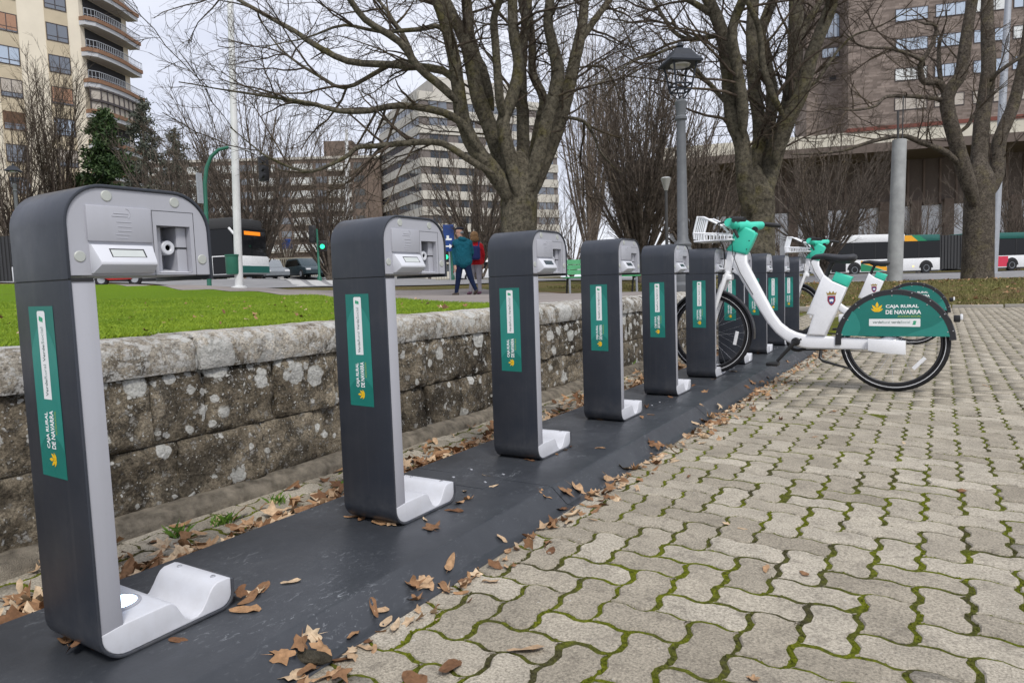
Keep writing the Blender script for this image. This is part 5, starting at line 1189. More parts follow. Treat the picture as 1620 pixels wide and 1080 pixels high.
# ------------------------------------------------------------------ buildings
def vplane_hit(px, py, O, d):
    """where the pixel ray meets the vertical plane through O along d: (distance along d, z)"""
    r_ = ray(px, py); nrm2 = Vector((-d.y, d.x, 0)); t_ = (O-CAM).dot(nrm2)/r_.dot(nrm2); p = CAM+r_*t_; return (p-O).dot(d), p.z
def az(deg): return Vector((-math.sin(R(deg)), math.cos(R(deg)), 0))       # degrees left of +Y
def win(parent, x0, x1, z0, z1, frame, pane, y=-.02, mull=2, depth=.12, low=0.0, shade=None):
    f = MB(); t_ = .07
    f.box(x0, x1, y-.03, y+.05, z0, z0+t_).box(x0, x1, y-.03, y+.05, z1-t_, z1).box(x0, x0+t_, y-.03, y+.05, z0+t_, z1-t_).box(x1-t_, x1, y-.03, y+.05, z0+t_, z1-t_)
    for k in range(1, mull): 
        xm = x0+(x1-x0)*k/mull; f.box(xm-t_*.5, xm+t_*.5, y-.025, y+.05, z0+t_, z1-t_)
    if low: f.box(x0+t_, x1-t_, y-.022, y+.05, z0+low-.03, z0+low+.03)
    fo = f.build('window', frame, parent, 0)
    for k in range(mull):
        a = x0+(x1-x0)*k/mull+t_*.5; b = x0+(x1-x0)*(k+1)/mull-t_*.5
        MB().box(a, b, y+.012, y+.03, z0+t_, z1-t_).build('pane', pane, fo, 0)
    if shade: MB().box(x0+t_, x1-t_, y-.012, y+.005, z1-t_-(z1-z0)*shade[1], z1-t_).build('roller_shutter', shade[0], fo, 0)
    return fo
# cream tower
dA = az(-10); dB = az(25)
O = PX(131, 100, 70); O.z = th(O.x, O.y)-.5
xa, _ = vplane_hit(-330, 100, O, dA); xb, _ = vplane_hit(204, 100, O, dB)
tw = tag(empty('apartment_tower', O, math.atan2(dA.y, dA.x)), 'cream apartment tower with curved brick-edged balconies', 'building')
HT = 52
MB().box(xa, 0, 0, 9, 0, HT).build('wall', 'towercream', tw, 0)
# second facade as its own wing, turned with the balconies
angB = math.atan2(dB.y, dB.x)-math.atan2(dA.y, dA.x)
def lb(x, y, z):
    c, s_ = math.cos(angB), math.sin(angB); return (x*c-y*s_, x*s_+y*c, z)
mb = MB().box(0, xb, 0, 6, 0, HT); mb.v = [lb(*v_) for v_ in mb.v]; mb.build('balcony_wall', 'towercream', tw, 0)
zf = vplane_hit(95, 103, O, dA)[1]-O.z; cols = []
for a, b in ((76, 112), (-4, 33), (-92, -52), (-190, -148), (-290, -245)):
    x0, _ = vplane_hit(a, 100, O, dA); x1, _ = vplane_hit(b, 100, O, dA); cols.append((x0, x1)); MB().box(x0, x1, -.03, .06, 0, HT).build('beige_panel', 'towerbeige', tw, 0)
kinds = [('winframe', 'pane', None), ('winbrown', 'pane', None), ('winframe', 'pane', ('shutter', .85)), ('winframe', 'panebright', None), ('winframe', 'pane', ('blind', .7)), ('winbrown', 'pane', ('winbrown', .6))]
for ci, (x0, x1) in enumerate(cols):
    for k in range(-6, 11):
        zc = zf+3*k
        if zc < 1.5 or zc > HT-2: continue
        fr_, pn_, sh_ = kinds[(k*5+ci*2+7) % 6] if k < 2 else kinds[(k+ci) % 2 if k % 3 else 2]
        if ci == 0 and k == 0: fr_, pn_, sh_ = kinds[0]
        win(tw, x0+.05, x1-.05, zc-.82, zc+.85, fr_, pn_, -.06, 2, low=.45, shade=sh_)
zb = vplane_hit(131, 83, O, dB)[1]-O.z
for k in range(-7, 8):
    z = zb+3*k
    if z < 2: continue
    n = 10; out_ = []; 
    for i in range(n+1):
        f_ = i/n; out_.append((-.25+(xb+.75)*f_, -1.25-.35*math.sin(math.pi*min(1, f_*1.15))*1.0+(.45 if i == 0 else 0)))
    def ring(ins, z0, z1, mat, name, par, back=.0):
        P = [(x+(ins if i == 0 else (-ins if i == n else 0)), y+ins) for i, (x, y) in enumerate(out_)]+[(xb+.3, back), (-.1, back)]
        m2 = MB(); bm_ = MB().prism(P[::-1], z0, z1, 'z'); m2.add([lb(*v_) for v_ in bm_.v], bm_.f); return m2.build(name, mat, par, 0)
    bo = ring(.0, z, z+.38, 'balconybrick', 'balcony', tw); ring(.10, z-.42, z-.002, 'slabgrey', 'soffit_band', bo)
    gl = k in (-2,)
    if gl:
        m2 = MB(); P = out_
        for i in range(n): 
            a, b = P[i], P[i+1]; m2.add([lb(a[0], a[1]+.12, z+.4), lb(b[0], b[1]+.12, z+.4), lb(b[0], b[1]+.12, z+2.55), lb(a[0], a[1]+.12, z+2.55)], [(0, 1, 2, 3)])
        m2.build('glazed_screen', 'blind', bo, 0); m3 = MB()
        for i in range(n+1): 
            p0, p1 = lb(P[i][0], P[i][1]+.07, z+.4), lb(P[i][0], P[i][1]+.07, z+2.55); m3.tube([p0, p1], .07, 4)
        m3.tube([lb(x, y+.06, z+1.25) for x, y in P], .16, 4); m3.tube([lb(x, y+.06, z+2.4) for x, y in P], .1, 4); m3.build('screen_frame', 'winframe', bo, 0)
    else:
        m3 = MB(); m3.tube([lb(x, y+.1, z+1.12) for x, y in out_], .045, 5); m3.tube([lb(x, y+.1, z+.55) for x, y in out_], .03, 4)
        for i in range(n*3+1):
            f_ = i/3; j = min(int(f_), n-1); g_ = f_-j; x = out_[j][0]+(out_[j+1][0]-out_[j][0])*g_; y = out_[j][1]+(out_[j+1][1]-out_[j][1])*g_; m3.tube([lb(x, y+.1, z+.38), lb(x, y+.1, z+1.12)], .028, 4)
        m3.build('railing', 'metalgrey', bo, 0)
    m4 = MB().box(.6, xb-.9, -.06, .02, z+.38, z+2.5); m4.v = [lb(*v_) for v_ in m4.v]; m4.build('balcony_shade_sheet', 'interior', bo, 0)  # near-black sheet on the wall stands for the shaded balcony recess
# white banded office block
CO = PX(668, 300, 150); CO.z = 1.0; dL = az(58.8); dR = az(-31.2)
ob = tag(empty('office_block', CO, math.atan2(dR.y, dR.x)), 'office block with white horizontal bands behind the large bare tree', 'building')
xl, _ = vplane_hit(604, 300, CO, dL); xr = 34.0; zt = PX(668, 146, 150).z-CO.z; NFL = 12; fh = zt/NFL
# local frame: x along dR, y along dL
MB().box(.4, xr-.4, .4, xl-.4, 0, zt-.2).build('core', 'officebrown', ob, 0)
band_r = MB().box(0, xr, -.12, .3, 0, fh*.52).mesh('white_band', 'officewhite', 0); band_l = MB().box(-.12, .3, .3, xl, 0, fh*.52).mesh('white_band', 'officewhite', 0)
wr = MB().box(.12, 2.0, .12, .22, 0, fh*.44).mesh('window', 'pane', 0); wlm = MB().box(.12, .22, .12, 2.0, 0, fh*.44).mesh('window', 'pane', 0)
wdk = MB().box(.12, 2.0, .12, .22, 0, fh*.44).mesh('window', 'officedark', 0)
for k in range(NFL):
    z = k*fh; link('white_band', band_r, ob, (0, 0, z+fh*.46)); link('white_band', band_l, ob, (0, 0, z+fh*.46))
    MB().box(0, xr, .20, .45, z, z+fh*.46).build('window_strip', 'officedark', ob, 0); MB().box(.20, .45, .46, xl, z, z+fh*.46).build('window_strip', 'officedark', ob, 0)
    for j in range(int(xr/2.2)): link('window', wr if (j*7+k*3) % 3 else wdk, ob, (j*2.2, 0, z+.01))
    for j in range(int(xl/2.2)): link('window', wlm, ob, (0, j*2.2+.45, z+.01))
MB().box(5, 26, 4, xl-3, zt-.2, zt+4.5).build('plant_room', 'officewhite', ob, 0)
# brown residential block
RO = PX(395, 300, 172); RO.z = 1.5; dRb = az(31.6-88); rb_ = tag(empty('residential_block', RO, math.atan2(dRb.y, dRb.x)), 'brown brick flats with white balconies beyond the bare trees', 'building')
xe, _ = vplane_hit(603, 300, RO, dRb); zt2 = PX(560, 250, 172).z-RO.z
MB().box(-30, xe, 0, 12, 0, zt2).build('wall', 'officebrown', rb_, 0); x0, _ = vplane_hit(511, 240, RO, dRb); x1, _ = vplane_hit(557, 240, RO, dRb)
MB().box(x0, x1, 1, 9, zt2, PX(530, 222, 172).z-RO.z).build('lift_tower', 'officebrown', rb_, 0); MB().box(-30, xe, -.3, 12.3, zt2, zt2+.6).build('roof_edge', 'officewhite', rb_, 0)
cw = MB().box(0, 5.4, -.5, .02, 0, 1.5).mesh('balcony', 'curtain', 0); cw2 = MB().box(0, 2.6, -.06, .02, 0, 1.5).mesh('window', 'pane', 0); cl = MB().box(0, 5.9, -.9, .02, 0, .25).mesh('balcony_slab', 'officewhite', 0)
nfl = int(zt2/3.25)
for k in range(nfl):
    for j in range(-3, int(xe/9.2)+1):
        z = zt2-3.1-k*3.25; x = j*9.2+1
        if x+9 > xe+3: continue
        link('balcony', cw, rb_, (x, 0, z+.5)); link('balcony_slab', cl, rb_, (x-.2, 0, z+.1)); link('window', cw2, rb_, (x+6.1, 0, z+.6))
# brick office block on the right
dN = Vector((.961, .276, 0)); BO = PX(1342, 100, 84); BO.z = .6
bb = tag(empty('brick_office', BO, math.atan2(dN.y, dN.x)), 'brown brick office block with ribbon windows raised over a cream band', 'building')
def bh(px, py): 
    a, z = vplane_hit(px, py, BO, dN); return a, z-BO.z
xR = 62; zbot = bh(1440, 196)[1]; zcream = bh(1440, 229)[1]
MB().box(0, xR, 0, 16, zbot, 52).build('brick_wall', 'brickwall', bb, 0); MB().box(-.12, xR, -.18, 16, zbot-.45, zbot-.002).build('rust_edge', 'rustband', bb, 0)
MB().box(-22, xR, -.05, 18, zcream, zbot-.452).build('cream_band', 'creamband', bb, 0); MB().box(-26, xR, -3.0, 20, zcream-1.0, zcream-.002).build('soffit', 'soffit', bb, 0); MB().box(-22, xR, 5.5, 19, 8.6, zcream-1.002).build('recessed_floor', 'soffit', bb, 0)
xl_, _ = bh(1283, 100)
MB().box(xl_, -.002, 4.0, 16, zbot, 52).build('side_wall', 'brickwall', bb, 0)
MB().box(-21.5, xR, 6.0, 6.3, 0, 8.6).build('shop_glass', 'shopglass', bb, 0)
colm = MB().box(-.55, .55, 0, .9, 0, 9.2).mesh('column', 'officebrown', 0)
rib = MB().box(-.12, .12, -.22, .05, 8.7, zcream-1.1).mesh('panel_rib', 'officebrown', 0)
for k in range(46): link('panel_rib', rib, bb, (-20.9+k*1.8, 5.5, 0))
for k in range(22): link('column', colm, bb, (-20+k*3.6, 4.9, 0))
for gi, (a, b, m_) in enumerate(((1416, 1468, 3), (1479, 1527, 3), (1540, 1590, 3), (1602, 1650, 3), (1662, 1710, 3))):
    x0 = bh(a, 70)[0]; x1 = bh(b, 70)[0]
    for k in range(-1, 9):
        zc = bh(1440, 117)[1]+3.38*k
        pn_ = 'panebright' if (k+gi) % 4 else 'curtain'
        if k == -1: pn_ = 'blind'
        win(bb, x0, x1, zc-.72, zc+.75, 'winframe', pn_, -.05, m_)
def bh2(px, py): 
    O2 = BO+Vector((-dN.y, dN.x, 0))*4.0; a, z = vplane_hit(px, py, O2, dN); return a, z-BO.z
for (a, b, y0, y1, m_) in ((1300, 1341, 62, 18, 3), (1300, 1340, 93, 73, 3), (1300, 1341, -8, -40, 3), (1312, 1323, 129, 119, 1)):
    xx0, z0 = bh2(a, y0); xx1, z1 = bh2(b, y1); win(bb, xx0, min(xx1, -.3), z0, z1, 'winframe', 'panebright' if m_ == 3 else 'interior', 3.94, m_)

# ------------------------------------------------------------------ vehicles
def bwheel(parent, x, y, r):
    w_ = MB().lathe([(r*.55, -.14), (r*.93, -.15), (r, -.11), (r, .11), (r*.93, .15), (r*.55, .14)], 22, (x, y, r), 'y').build('wheel', 'tyre', parent); MB().lathe([(0, -.1), (r*.3, -.12), (r*.55, -.15), (r*.58, -.10)], 16, (x, y, r), 'y').build('rim', 'cargrey', w_)
def bus(name, label, loc, rz, mirror, LF, LR, wheels_f, wheels_r, roofsplit, panel):
    """articulated bus; the side towards -y carries the livery, front of the bus at +x (or -x when mirrored)"""
    rt = tag(empty(name, loc, rz), label, 'bus', 'articulated city buses'); s_ = -1 if mirror else 1; W = 2.5
    def X(a): return s_*a
    def bx(nm, mat, a, b, y0, y1, z0, z1, par, bev=.0):
        x0, x1 = sorted((X(a), X(b))); m_ = MB(); 
        (m_.rbox(x0, x1, y0, y1, z0, z1, bev, 2) if bev else m_.box(x0, x1, y0, y1, z0, z1)); return m_.build(nm, mat, par, 30)
    def section(nm, a, b, front):
        lo_ = bx(nm, 'buswhite', a, b, 0, W, .28, 1.28, rt, .04); bx('window_band', 'busglass', a+.02, b-.02, .012, W-.012, 1.27, 2.62, lo_); 
        n_ = max(2, int(abs(b-a)/1.6))
        for k in range(1, n_): bx('window_pillar', 'black', a+(b-a)*k/n_-.05, a+(b-a)*k/n_+.05, .0, .02, 1.3, 2.6, lo_)
        bx('skirt', 'bellows', a+.1, b-.1, .06, W-.06, .18, .30, lo_); return lo_
    f_ = section('front_body', 0, LF, True); r_ = section('rear_body', -2.0-LR, -2.0, False)
    if roofsplit is None: bx('roof', 'bellows', 0, LF, .0, W, 2.61, 3.2, f_, .12)
    else:
        bx('roof', 'buswhite', roofsplit, LF, .0, W, 2.61, 3.25, f_, .12); bx('roof_rear', 'busteal', 0, roofsplit-.002, .01, W, 2.61, 3.15, f_, .1)
        flat(poly(MB(), [(X(roofsplit+.1), 2.64), (X(roofsplit-1.1), 2.64), (X(roofsplit-.5), 3.1), (X(roofsplit+.1), 3.1)], lambda a, c_: (a, -.012, c_)), 'roof_stripe', 'busorange', f_)
        flat(poly(MB(), [(X(roofsplit-1.1), 2.64), (X(roofsplit-1.9), 2.64), (X(roofsplit-1.2), 3.1), (X(roofsplit-.5), 3.1)], lambda a, c_: (a, -.012, c_)), 'roof_stripe', 'busgreen', f_)
    bx('roof', 'busteal' if roofsplit is not None else 'buswhite', -2.0-LR, -2.0, .0, W, 2.61, 3.15, r_, .12)
    bl = MB()
    for k in range(14):
        a = -2.0+k*2.0/14; x0, x1 = sorted((X(a), X(a+2.0/14*.75))); bl.box(x0, x1, .05+.05*(k % 2), W-.05-.05*(k % 2), .35, 3.05)
    x0, x1 = sorted((X(-2.0), X(0))); bl.box(x0, x1, .12, W-.12, .36, 3.0); bl.build('bellows', 'bellows', rt, 0)
    for x in wheels_f: bwheel(f_, X(x), .10, .48); flat(poly(MB(), arc(X(x), .30, .62, 0, 180, 14), lambda a, c_: (a, -.004, c_+.18)), 'wheel_arch', 'black', f_)
    for x in wheels_r: bwheel(r_, X(x), .10, .48); flat(poly(MB(), arc(X(x), .30, .62, 0, 180, 14), lambda a, c_: (a, -.004, c_+.18)), 'wheel_arch', 'black', r_)
    # swoosh along the front section
    a0 = LF-2.6; sw = lambda l: (lambda a, c_: (X(a), -l, c_))
    flat(poly(MB(), [(a0, 1.2), (a0-.9, 1.1), (a0-2.0, .78), (a0-2.9, .34), (a0-2.2, .34), (a0-1.0, .75), (a0, 1.0)], sw(.006)), 'orange_swoosh', 'busorange', f_)
    flat(poly(MB(), [(a0, .98), (a0-.9, .76), (a0-2.1, .34), (a0, .34)], sw(.006)), 'green_swoosh', 'busgreen', f_)
    if panel:
        xa_ = -2.0-2.3; flat(poly(MB(), [(X(xa_), 1.22), (X(xa_-1.9), 1.22), (X(xa_-1.9), .38), (X(xa_), .38)], lambda a, c_: (a, -.006, c_)), 'red_panel', 'busred', r_); flat(poly(MB(), [(X(xa_-.3), 1.1), (X(xa_-.9), 1.15), (X(xa_-.9), .7), (X(xa_-.3), .8)], lambda a, c_: (a, -.009, c_)), 'purple_print', 'buspurple', r_)
    # front
    fr_ = bx('front_lower', 'buswhite', LF-.02, LF+.35, .05, W-.05, .30, 1.25, f_, .1); bx('windscreen', 'busglass', LF-.02, LF+.25, .08, W-.08, 1.24, 2.60, f_, .08); bx('front_roof', 'black', LF-.02, LF+.22, .08, W-.08, 2.6, 2.75, f_, .05)
    bx('destination_display', 'orangelit', LF+.245, LF+.262, .6, W-.6, 2.33, 2.52, f_); bx('teal_apron', 'busteal', LF+.3, LF+.362, .1, W-.1, .36, .72, f_)
    px_ = X(LF+.1); MB().tube([(px_, .02, .6), (X(LF+.28), .03, 1.4), (X(LF+.22), .03, 2.2), (X(LF-.2), .02, 2.66)], .07, 8).build('white_pillar', 'buswhite', f_)
    flat(poly(MB(), [(X(LF-.05), 1.22), (X(LF-1.3), 1.22), (X(LF-1.3), .34), (X(LF-.05), .34)], lambda a, c_: (a, -.012, c_)), 'door', 'busglass', f_)
    flat(poly(MB(), [(X(LF-1.35), .78), (X(LF-6.5), .50), (X(LF-6.5), .32), (X(LF-1.35), .32)], sw(.009)), 'teal_skirt', 'busteal', f_) if roofsplit is None else None
    for x in (LF-7.2, LF-5.0, 1.0): MB().lathe([(0, -.03), (.05, -.025), (.06, .01)], 10, (X(x), 0, .62), 'y').build('marker_lamp', 'amberlit', f_)
    return rt
a = PX(1487, 432, 57); b = PX(1560, 432, 57.6); dv = (b-a); rzb = math.atan2(dv.y, dv.x)
g = Vector((a.x, a.y, th(a.x, a.y)-.02))
bus('articulated_bus', 'white and dark teal articulated bus with orange swoosh passing the brick office', g, rzb, True, 9.6, 8.2, (7.55, 1.25), (-6.55,), 3.1, True)
a = PX(20, 446, 40.5); b = PX(372, 442, 36); dv = b-a; g = Vector((a.x, a.y, 0)); rzb = math.atan2(dv.y, dv.x); LFb = (Vector((dv.x, dv.y, 0))).length
g.z = PX(200, 446, 37.5).z-.12
bl_ = bus('articulated_bus', 'white bus with orange destination display half hidden behind the lit dock', g, rzb, False, LFb, 6, (LFb-2.6, 2.2), (-5,), None, False)
def car(name, label, loc, rz, mat, L=4.2, H=1.5, W=1.75):
    rt = tag(empty(name, loc, rz), label, 'car', 'cars parked beyond the railing'); h = L/2
    low = [(-h, .32), (-h, .72), (-h+.12, .86), (h-1.25, .92), (h-.25, .78), (h, .58), (h, .32), (h-.55, .24), (-h+.5, .24)]
    bo = MB().prism(low, -W/2, W/2, 'y', .06, 2).build('body', mat, rt, 40); cab = [(-h+.10, .84), (-h+.42, H-.06), (-h+.75, H), (h-2.0, H), (h-1.7, H-.06), (h-1.05, .90)]
    MB().prism(cab, -W/2+.12, W/2-.12, 'y', .08, 2).build('cabin', mat, bo, 40); gl_ = [(-h+.34, .90), (-h+.58, H-.14), (h-1.80, H-.14), (h-1.30, .92)]
    MB().prism(gl_, -W/2+.105, W/2-.105, 'y').build('side_windows', 'busglass', bo, 0)
    for x in (-h+.8, h-.85):
        for y in (-W/2+.05, W/2-.05):
            w_ = MB().lathe([(.18, -.1), (.30, -.1), (.32, -.07), (.32, .07), (.30, .1), (.18, .1)], 16, (x, y, .32), 'y').build('wheel', 'tyre', bo); MB().lathe([(0, -.09), (.2, -.11)], 12, (x, y, .32), 'y').build('rim', 'metalgrey', w_)
    for y in (-W/2+.2, W/2-.2): MB().rbox(-h-.02, -h+.05, y-.16, y+.16, .66, .82, .02, 1).build('tail_light', 'redlens', bo); MB().rbox(h-.1, h+.01, y-.18, y+.18, .56, .68, .02, 1).build('headlight', 'reflex', bo)
for px, dp, mat, rz, lab, nm in ((487, 66, 'carwhite', 25, 'white van-like car parked beyond the railing', 'parked_car'), (484, 53.5, 'cardark', -50, 'dark car beside the traffic light', 'parked_car'), (427, 52, 'cargrey', -55, 'grey car half hidden by the fan-shaped tree', 'parked_car'), (459, 70, 'carwhite', 30, 'white car behind the railing panels', 'parked_car'), (768, 50, 'carwhite', 15, 'white car behind the woman in red', 'parked_car')):
    car(nm, lab, G(px, dp), R(rz)+YAW, M[mat], 4.3, 1.75 if 'van' in lab else 1.5)
# scooter seen below the head of the nearest dock
p = PX(188, 451, 27); rt = tag(empty('motor_scooter', (p.x, p.y, p.z-.05), YAW+R(8)), 'red and black motor scooter beyond the lawn, under the lit dock head', 'scooter')
for x in (-.6, .6): MB().torus((x, 0, .27), .2, .07, 20, 8, 'y').build('wheel', 'tyre', rt); MB().lathe([(0, -.05), (.14, -.06), (.14, .06), (0, .05)], 14, (x, 0, .27), 'y').build('rim', 'metalgrey', rt)
MB().prism([(-.75, .45), (-.7, .72), (-.15, .74), (.05, .42), (.3, .36), (.42, .9), (.52, .9), (.62, .55), (.5, .26), (-.3, .24)], -.14, .14, 'y', .04, 2).build('body', 'carred', rt); MB().rbox(-.72, -.1, -.15, .15, .72, .82, .04, 2).build('seat', 'black', rt); MB().tube([(.48, -.33, 1.02), (.45, 0, .98), (.48, .33, 1.02)], .02, 8).build('handlebar', 'black', rt)

# ------------------------------------------------------------------ walkers
def person(name, label, base, caps, extras, rz):
    """caps: (p0, p1, r0, r1, material); one continuous remeshed body"""
    rt = tag(empty(name, base, rz), label, 'person'); mb = MB(); mats = []
    for p0, p1, r0, r1, m_ in caps:
        p0, p1 = Vector(p0), Vector(p1); n = 7; ax = (p1-p0); L = ax.length
        if L < 1e-5: ax = Vector((0, 0, 1e-4)); L = ax.length
        ax.normalize(); P = []; rr = []
        for k in range(4): a_ = math.pi/2*(1-k/4); P.append(p0-ax*r0*math.sin(a_)); rr.append(max(.002, r0*math.cos(a_)))
        for k in range(4): f_ = k/3; P.append(p0.lerp(p1, f_)); rr.append(r0+(r1-r0)*f_)
        for k in range(1, 5): a_ = math.pi/2*k/4; P.append(p1+ax*r1*math.sin(a_)); rr.append(max(.002, r1*math.cos(a_)))
        mb.tube(P, rr, 12)
        if m_ not in mats: mats.append(m_)
    me = mb.mesh('tmp', 'skin', 0); o = link('tmp', me); md = o.modifiers.new('r', 'REMESH'); md.mode = 'VOXEL'; md.voxel_size = .0115
    sm = o.modifiers.new('s', 'SMOOTH'); sm.factor = .5; sm.iterations = 2
    m2 = bpy.data.meshes.new_from_object(o.evaluated_get(bpy.context.evaluated_depsgraph_get())); bpy.data.objects.remove(o); m2.materials.clear()
    C_ = np.zeros(len(m2.polygons)*3); m2.polygons.foreach_get('center', C_); C_ = C_.reshape(-1, 3); best = np.full(len(C_), 1e9); mi_ = np.zeros(len(C_), int)
    for p0, p1, r0, r1, m_ in caps:
        a_ = np.array(p0, float); b_ = np.array(p1, float); ab = b_-a_; t_ = np.clip(((C_-a_)@ab)/(ab@ab+1e-9), 0, 1); d_ = np.linalg.norm(C_-(a_+t_[:, None]*ab), axis=1)-(r0+(r1-r0)*t_); k = d_ < best; best[k] = d_[k]; mi_[k] = mats.index(m_)
    m2.polygons.foreach_set('material_index', mi_.astype(np.int32)); finish(m2, mats, 80); link('body', m2, rt)
    for nm, mb2, mat in extras: mb2.build(nm, mat, rt, 70)
    return rt
def hand(p, d, side, c):
    p = Vector(p); d = Vector(d).normalized(); s_ = Vector(side).normalized(); out_ = [(p, p+d*.07, .030, .032, c)]
    for k in range(4): b_ = p+d*.085+s_*(.036-.024*k); out_.append((b_, b_+d*(.04 if k in (0, 3) else .05), .0095, .009, c)); out_.append((b_+d*(.04 if k in (0, 3) else .05), b_+d*.07+Vector((-.012, -.012, 0)), .009, .0075, c))
    out_.append((p+d*.02+s_*.03, p+d*.06+s_*.055, .012, .010, c)); return out_
def ell(c, r, n=16, m=10, zc=None):
    pr = [(math.sin(math.pi*k/m), -math.cos(math.pi*k/m)) for k in range(m+1)]; vs_ = []
    mb = MB()
    for s_, z in pr:
        for j in range(n): a_ = 2*math.pi*j/n; mb.v.append((c[0]+r[0]*s_*math.cos(a_), c[1]+r[1]*s_*math.sin(a_), c[2]+r[2]*z))
    mb.f = [(i*n+j, i*n+(j+1) % n, (i+1)*n+(j+1) % n, (i+1)*n+j) for i in range(m) for j in range(n)]; mb.mi = [0]*len(mb.f); return mb
# man: x to the picture's right, y away; he walks left and away
J, T_, S_ = 'coatteal', 'jeans', 'shoe'
man = [((-.05, .02, 1.555), (-.055, .0, 1.60), .085, .088, 'skin'), ((-.06, -.02, 1.50), (-.07, -.03, 1.52), .06, .05, 'skin'), ((-.145, .03, 1.565), (-.155, .035, 1.545), .014, .016, 'skin'), ((.03, .03, 1.57), (.035, .03, 1.545), .015, .013, 'skin'), ((-.02, .02, 1.40), (-.045, .02, 1.52), .065, .055, 'skin'),
    ((-.135, .0, 1.335), (.145, .05, 1.335), .085, .085, J), ((-.10, .0, 1.27), (.12, .05, 1.27), .125, .125, J), ((-.06, .01, 1.20), (-.06, .01, .86), .135, .145, J), ((.09, .04, 1.20), (.10, .04, .86), .135, .145, J), ((.02, .02, 1.1), (.02, .02, .83), .14, .16, J), ((-.07, .02, .86), (.11, .04, .86), .140, .140, J), ((-.03, -.05, 1.42), (.06, -.04, 1.40), .055, .06, J), ((.06, .0, 1.40), (.10, .02, 1.38), .06, .06, J),
    ((-.17, -.01, 1.32), (-.205, .03, 1.06), .072, .062, J), ((-.205, .03, 1.06), (-.19, -.02, .80), .062, .048, J), ((.20, .06, 1.32), (.235, .14, 1.07), .070, .060, J), ((.235, .14, 1.07), (.16, .22, .88), .058, .046, J),
    ((-.07, .02, .82), (-.12, .03, .44), .105, .072, T_), ((-.12, .03, .44), (-.185, .06, .10), .070, .050, T_), ((.09, .04, .82), (.19, .0, .44), .105, .074, T_), ((.19, .0, .44), (.31, -.02, .15), .070, .050, T_),
    ((-.185, .06, .06), (-.27, .11, .035), .048, .038, S_), ((-.16, .05, .05), (-.20, .07, .04), .045, .045, S_), ((.32, -.02, .115), (.27, .03, .035), .046, .036, S_), ((.325, -.025, .12), (.30, .0, .07), .045, .042, S_)] + hand((-.185, -.03, .755), (.03, -.05, -1), (.2, 1, 0), 'skin')+hand((.15, .235, .86), (-.4, .5, -.7), (1, .3, 0), 'skin')
bret = ell((-.045, .025, 1.668), (.112, .118, .045)); brim = MB().lathe([(.088, -.03), (.095, .0), (.09, .02)], 16, (-.05, .02, 1.635))
b = G(733, 17.6); k_ = b.copy()
person('person', 'walker in a teal hooded coat, navy trousers and dark beret', k_, man, [('beret', bret, 'beret'), ('hair', ell((-.03, -.0, 1.575), (.088, .075, .055)), 'cargrey'), ('arm_patch', ell((-.225, -.06, 1.24), (.025, .035, .05)), 'black')], YAW)
J, T_, S_ = 'coatred', 'trousergrey', 'shoepurple'
wom = [((.0, .02, 1.50), (-.01, .02, 1.545), .080, .082, 'skin'), ((-.085, .05, 1.51), (-.095, .055, 1.495), .012, .013, 'skin'), ((0, .02, 1.34), (0, .02, 1.48), .055, .05, 'skin'),
    ((-.12, .02, 1.285), (.13, .02, 1.285), .072, .072, J), ((-.09, .02, 1.2), (.10, .02, 1.2), .115, .115, J), ((-.06, .02, 1.15), (-.06, .02, .86), .115, .125, J), ((.07, .02, 1.15), (.08, .02, .86), .115, .125, J), ((0, .02, 1.35), (.03, .02, 1.33), .07, .075, J),
    ((.165, .02, 1.27), (.215, .02, 1.04), .062, .055, J), ((.215, .02, 1.04), (.19, .08, .84), .053, .044, J), ((-.16, .02, 1.27), (-.20, .06, 1.04), .062, .055, J), ((-.20, .06, 1.04), (-.17, .14, .85), .053, .044, J),
    ((-.06, .02, .80), (-.10, .05, .45), .095, .068, T_), ((-.10, .05, .45), (-.15, .05, .11), .062, .048, T_), ((.08, .02, .80), (.09, .0, .43), .095, .068, T_), ((.09, .0, .43), (.10, -.02, .11), .062, .048, T_),
    ((-.15, .05, .06), (-.22, .10, .035), .044, .036, S_), ((.10, -.02, .06), (.04, .06, .035), .044, .036, S_)]+hand((.185, .09, .80), (-.1, .2, -1), (1, .2, 0), 'skin')+hand((-.165, .15, .81), (-.1, .3, -1), (1, .2, 0), 'skin')
b = G(753, 18.4)
hr = ell((.0, .0, 1.535), (.112, .108, .118)); hr2 = ell((.01, -.04, 1.45), (.115, .075, .10)); hr.add(hr2.v, hr2.f)
pk = MB().rbox(-.13, .15, -.27, -.09, .90, 1.26, .06, 3); pk2 = MB().rbox(-.16, -.09, -.24, -.10, .95, 1.22, .03, 2); stp = MB().tube([(-.09, -.12, 1.24), (-.10, -.05, 1.37), (-.1, .06, 1.36), (-.1, .14, 1.2)], .02, 8).tube([(.11, -.12, 1.24), (.12, -.05, 1.37), (.12, .06, 1.36), (.12, .14, 1.2)], .02, 8)
person('person', 'walker in a red coat and grey trousers with shoulder-length hair', b, wom, [('hair', hr, 'hairblond')], YAW)
bkp = tag(empty('backpack', b, YAW), 'small blue and pink backpack on the red-coated walker', 'backpack'); pk.build('bag_body', 'packblue', bkp, 60); pk2.build('side_pocket', 'packpink', bkp, 60); stp.build('straps', 'packblue', bkp, 60)

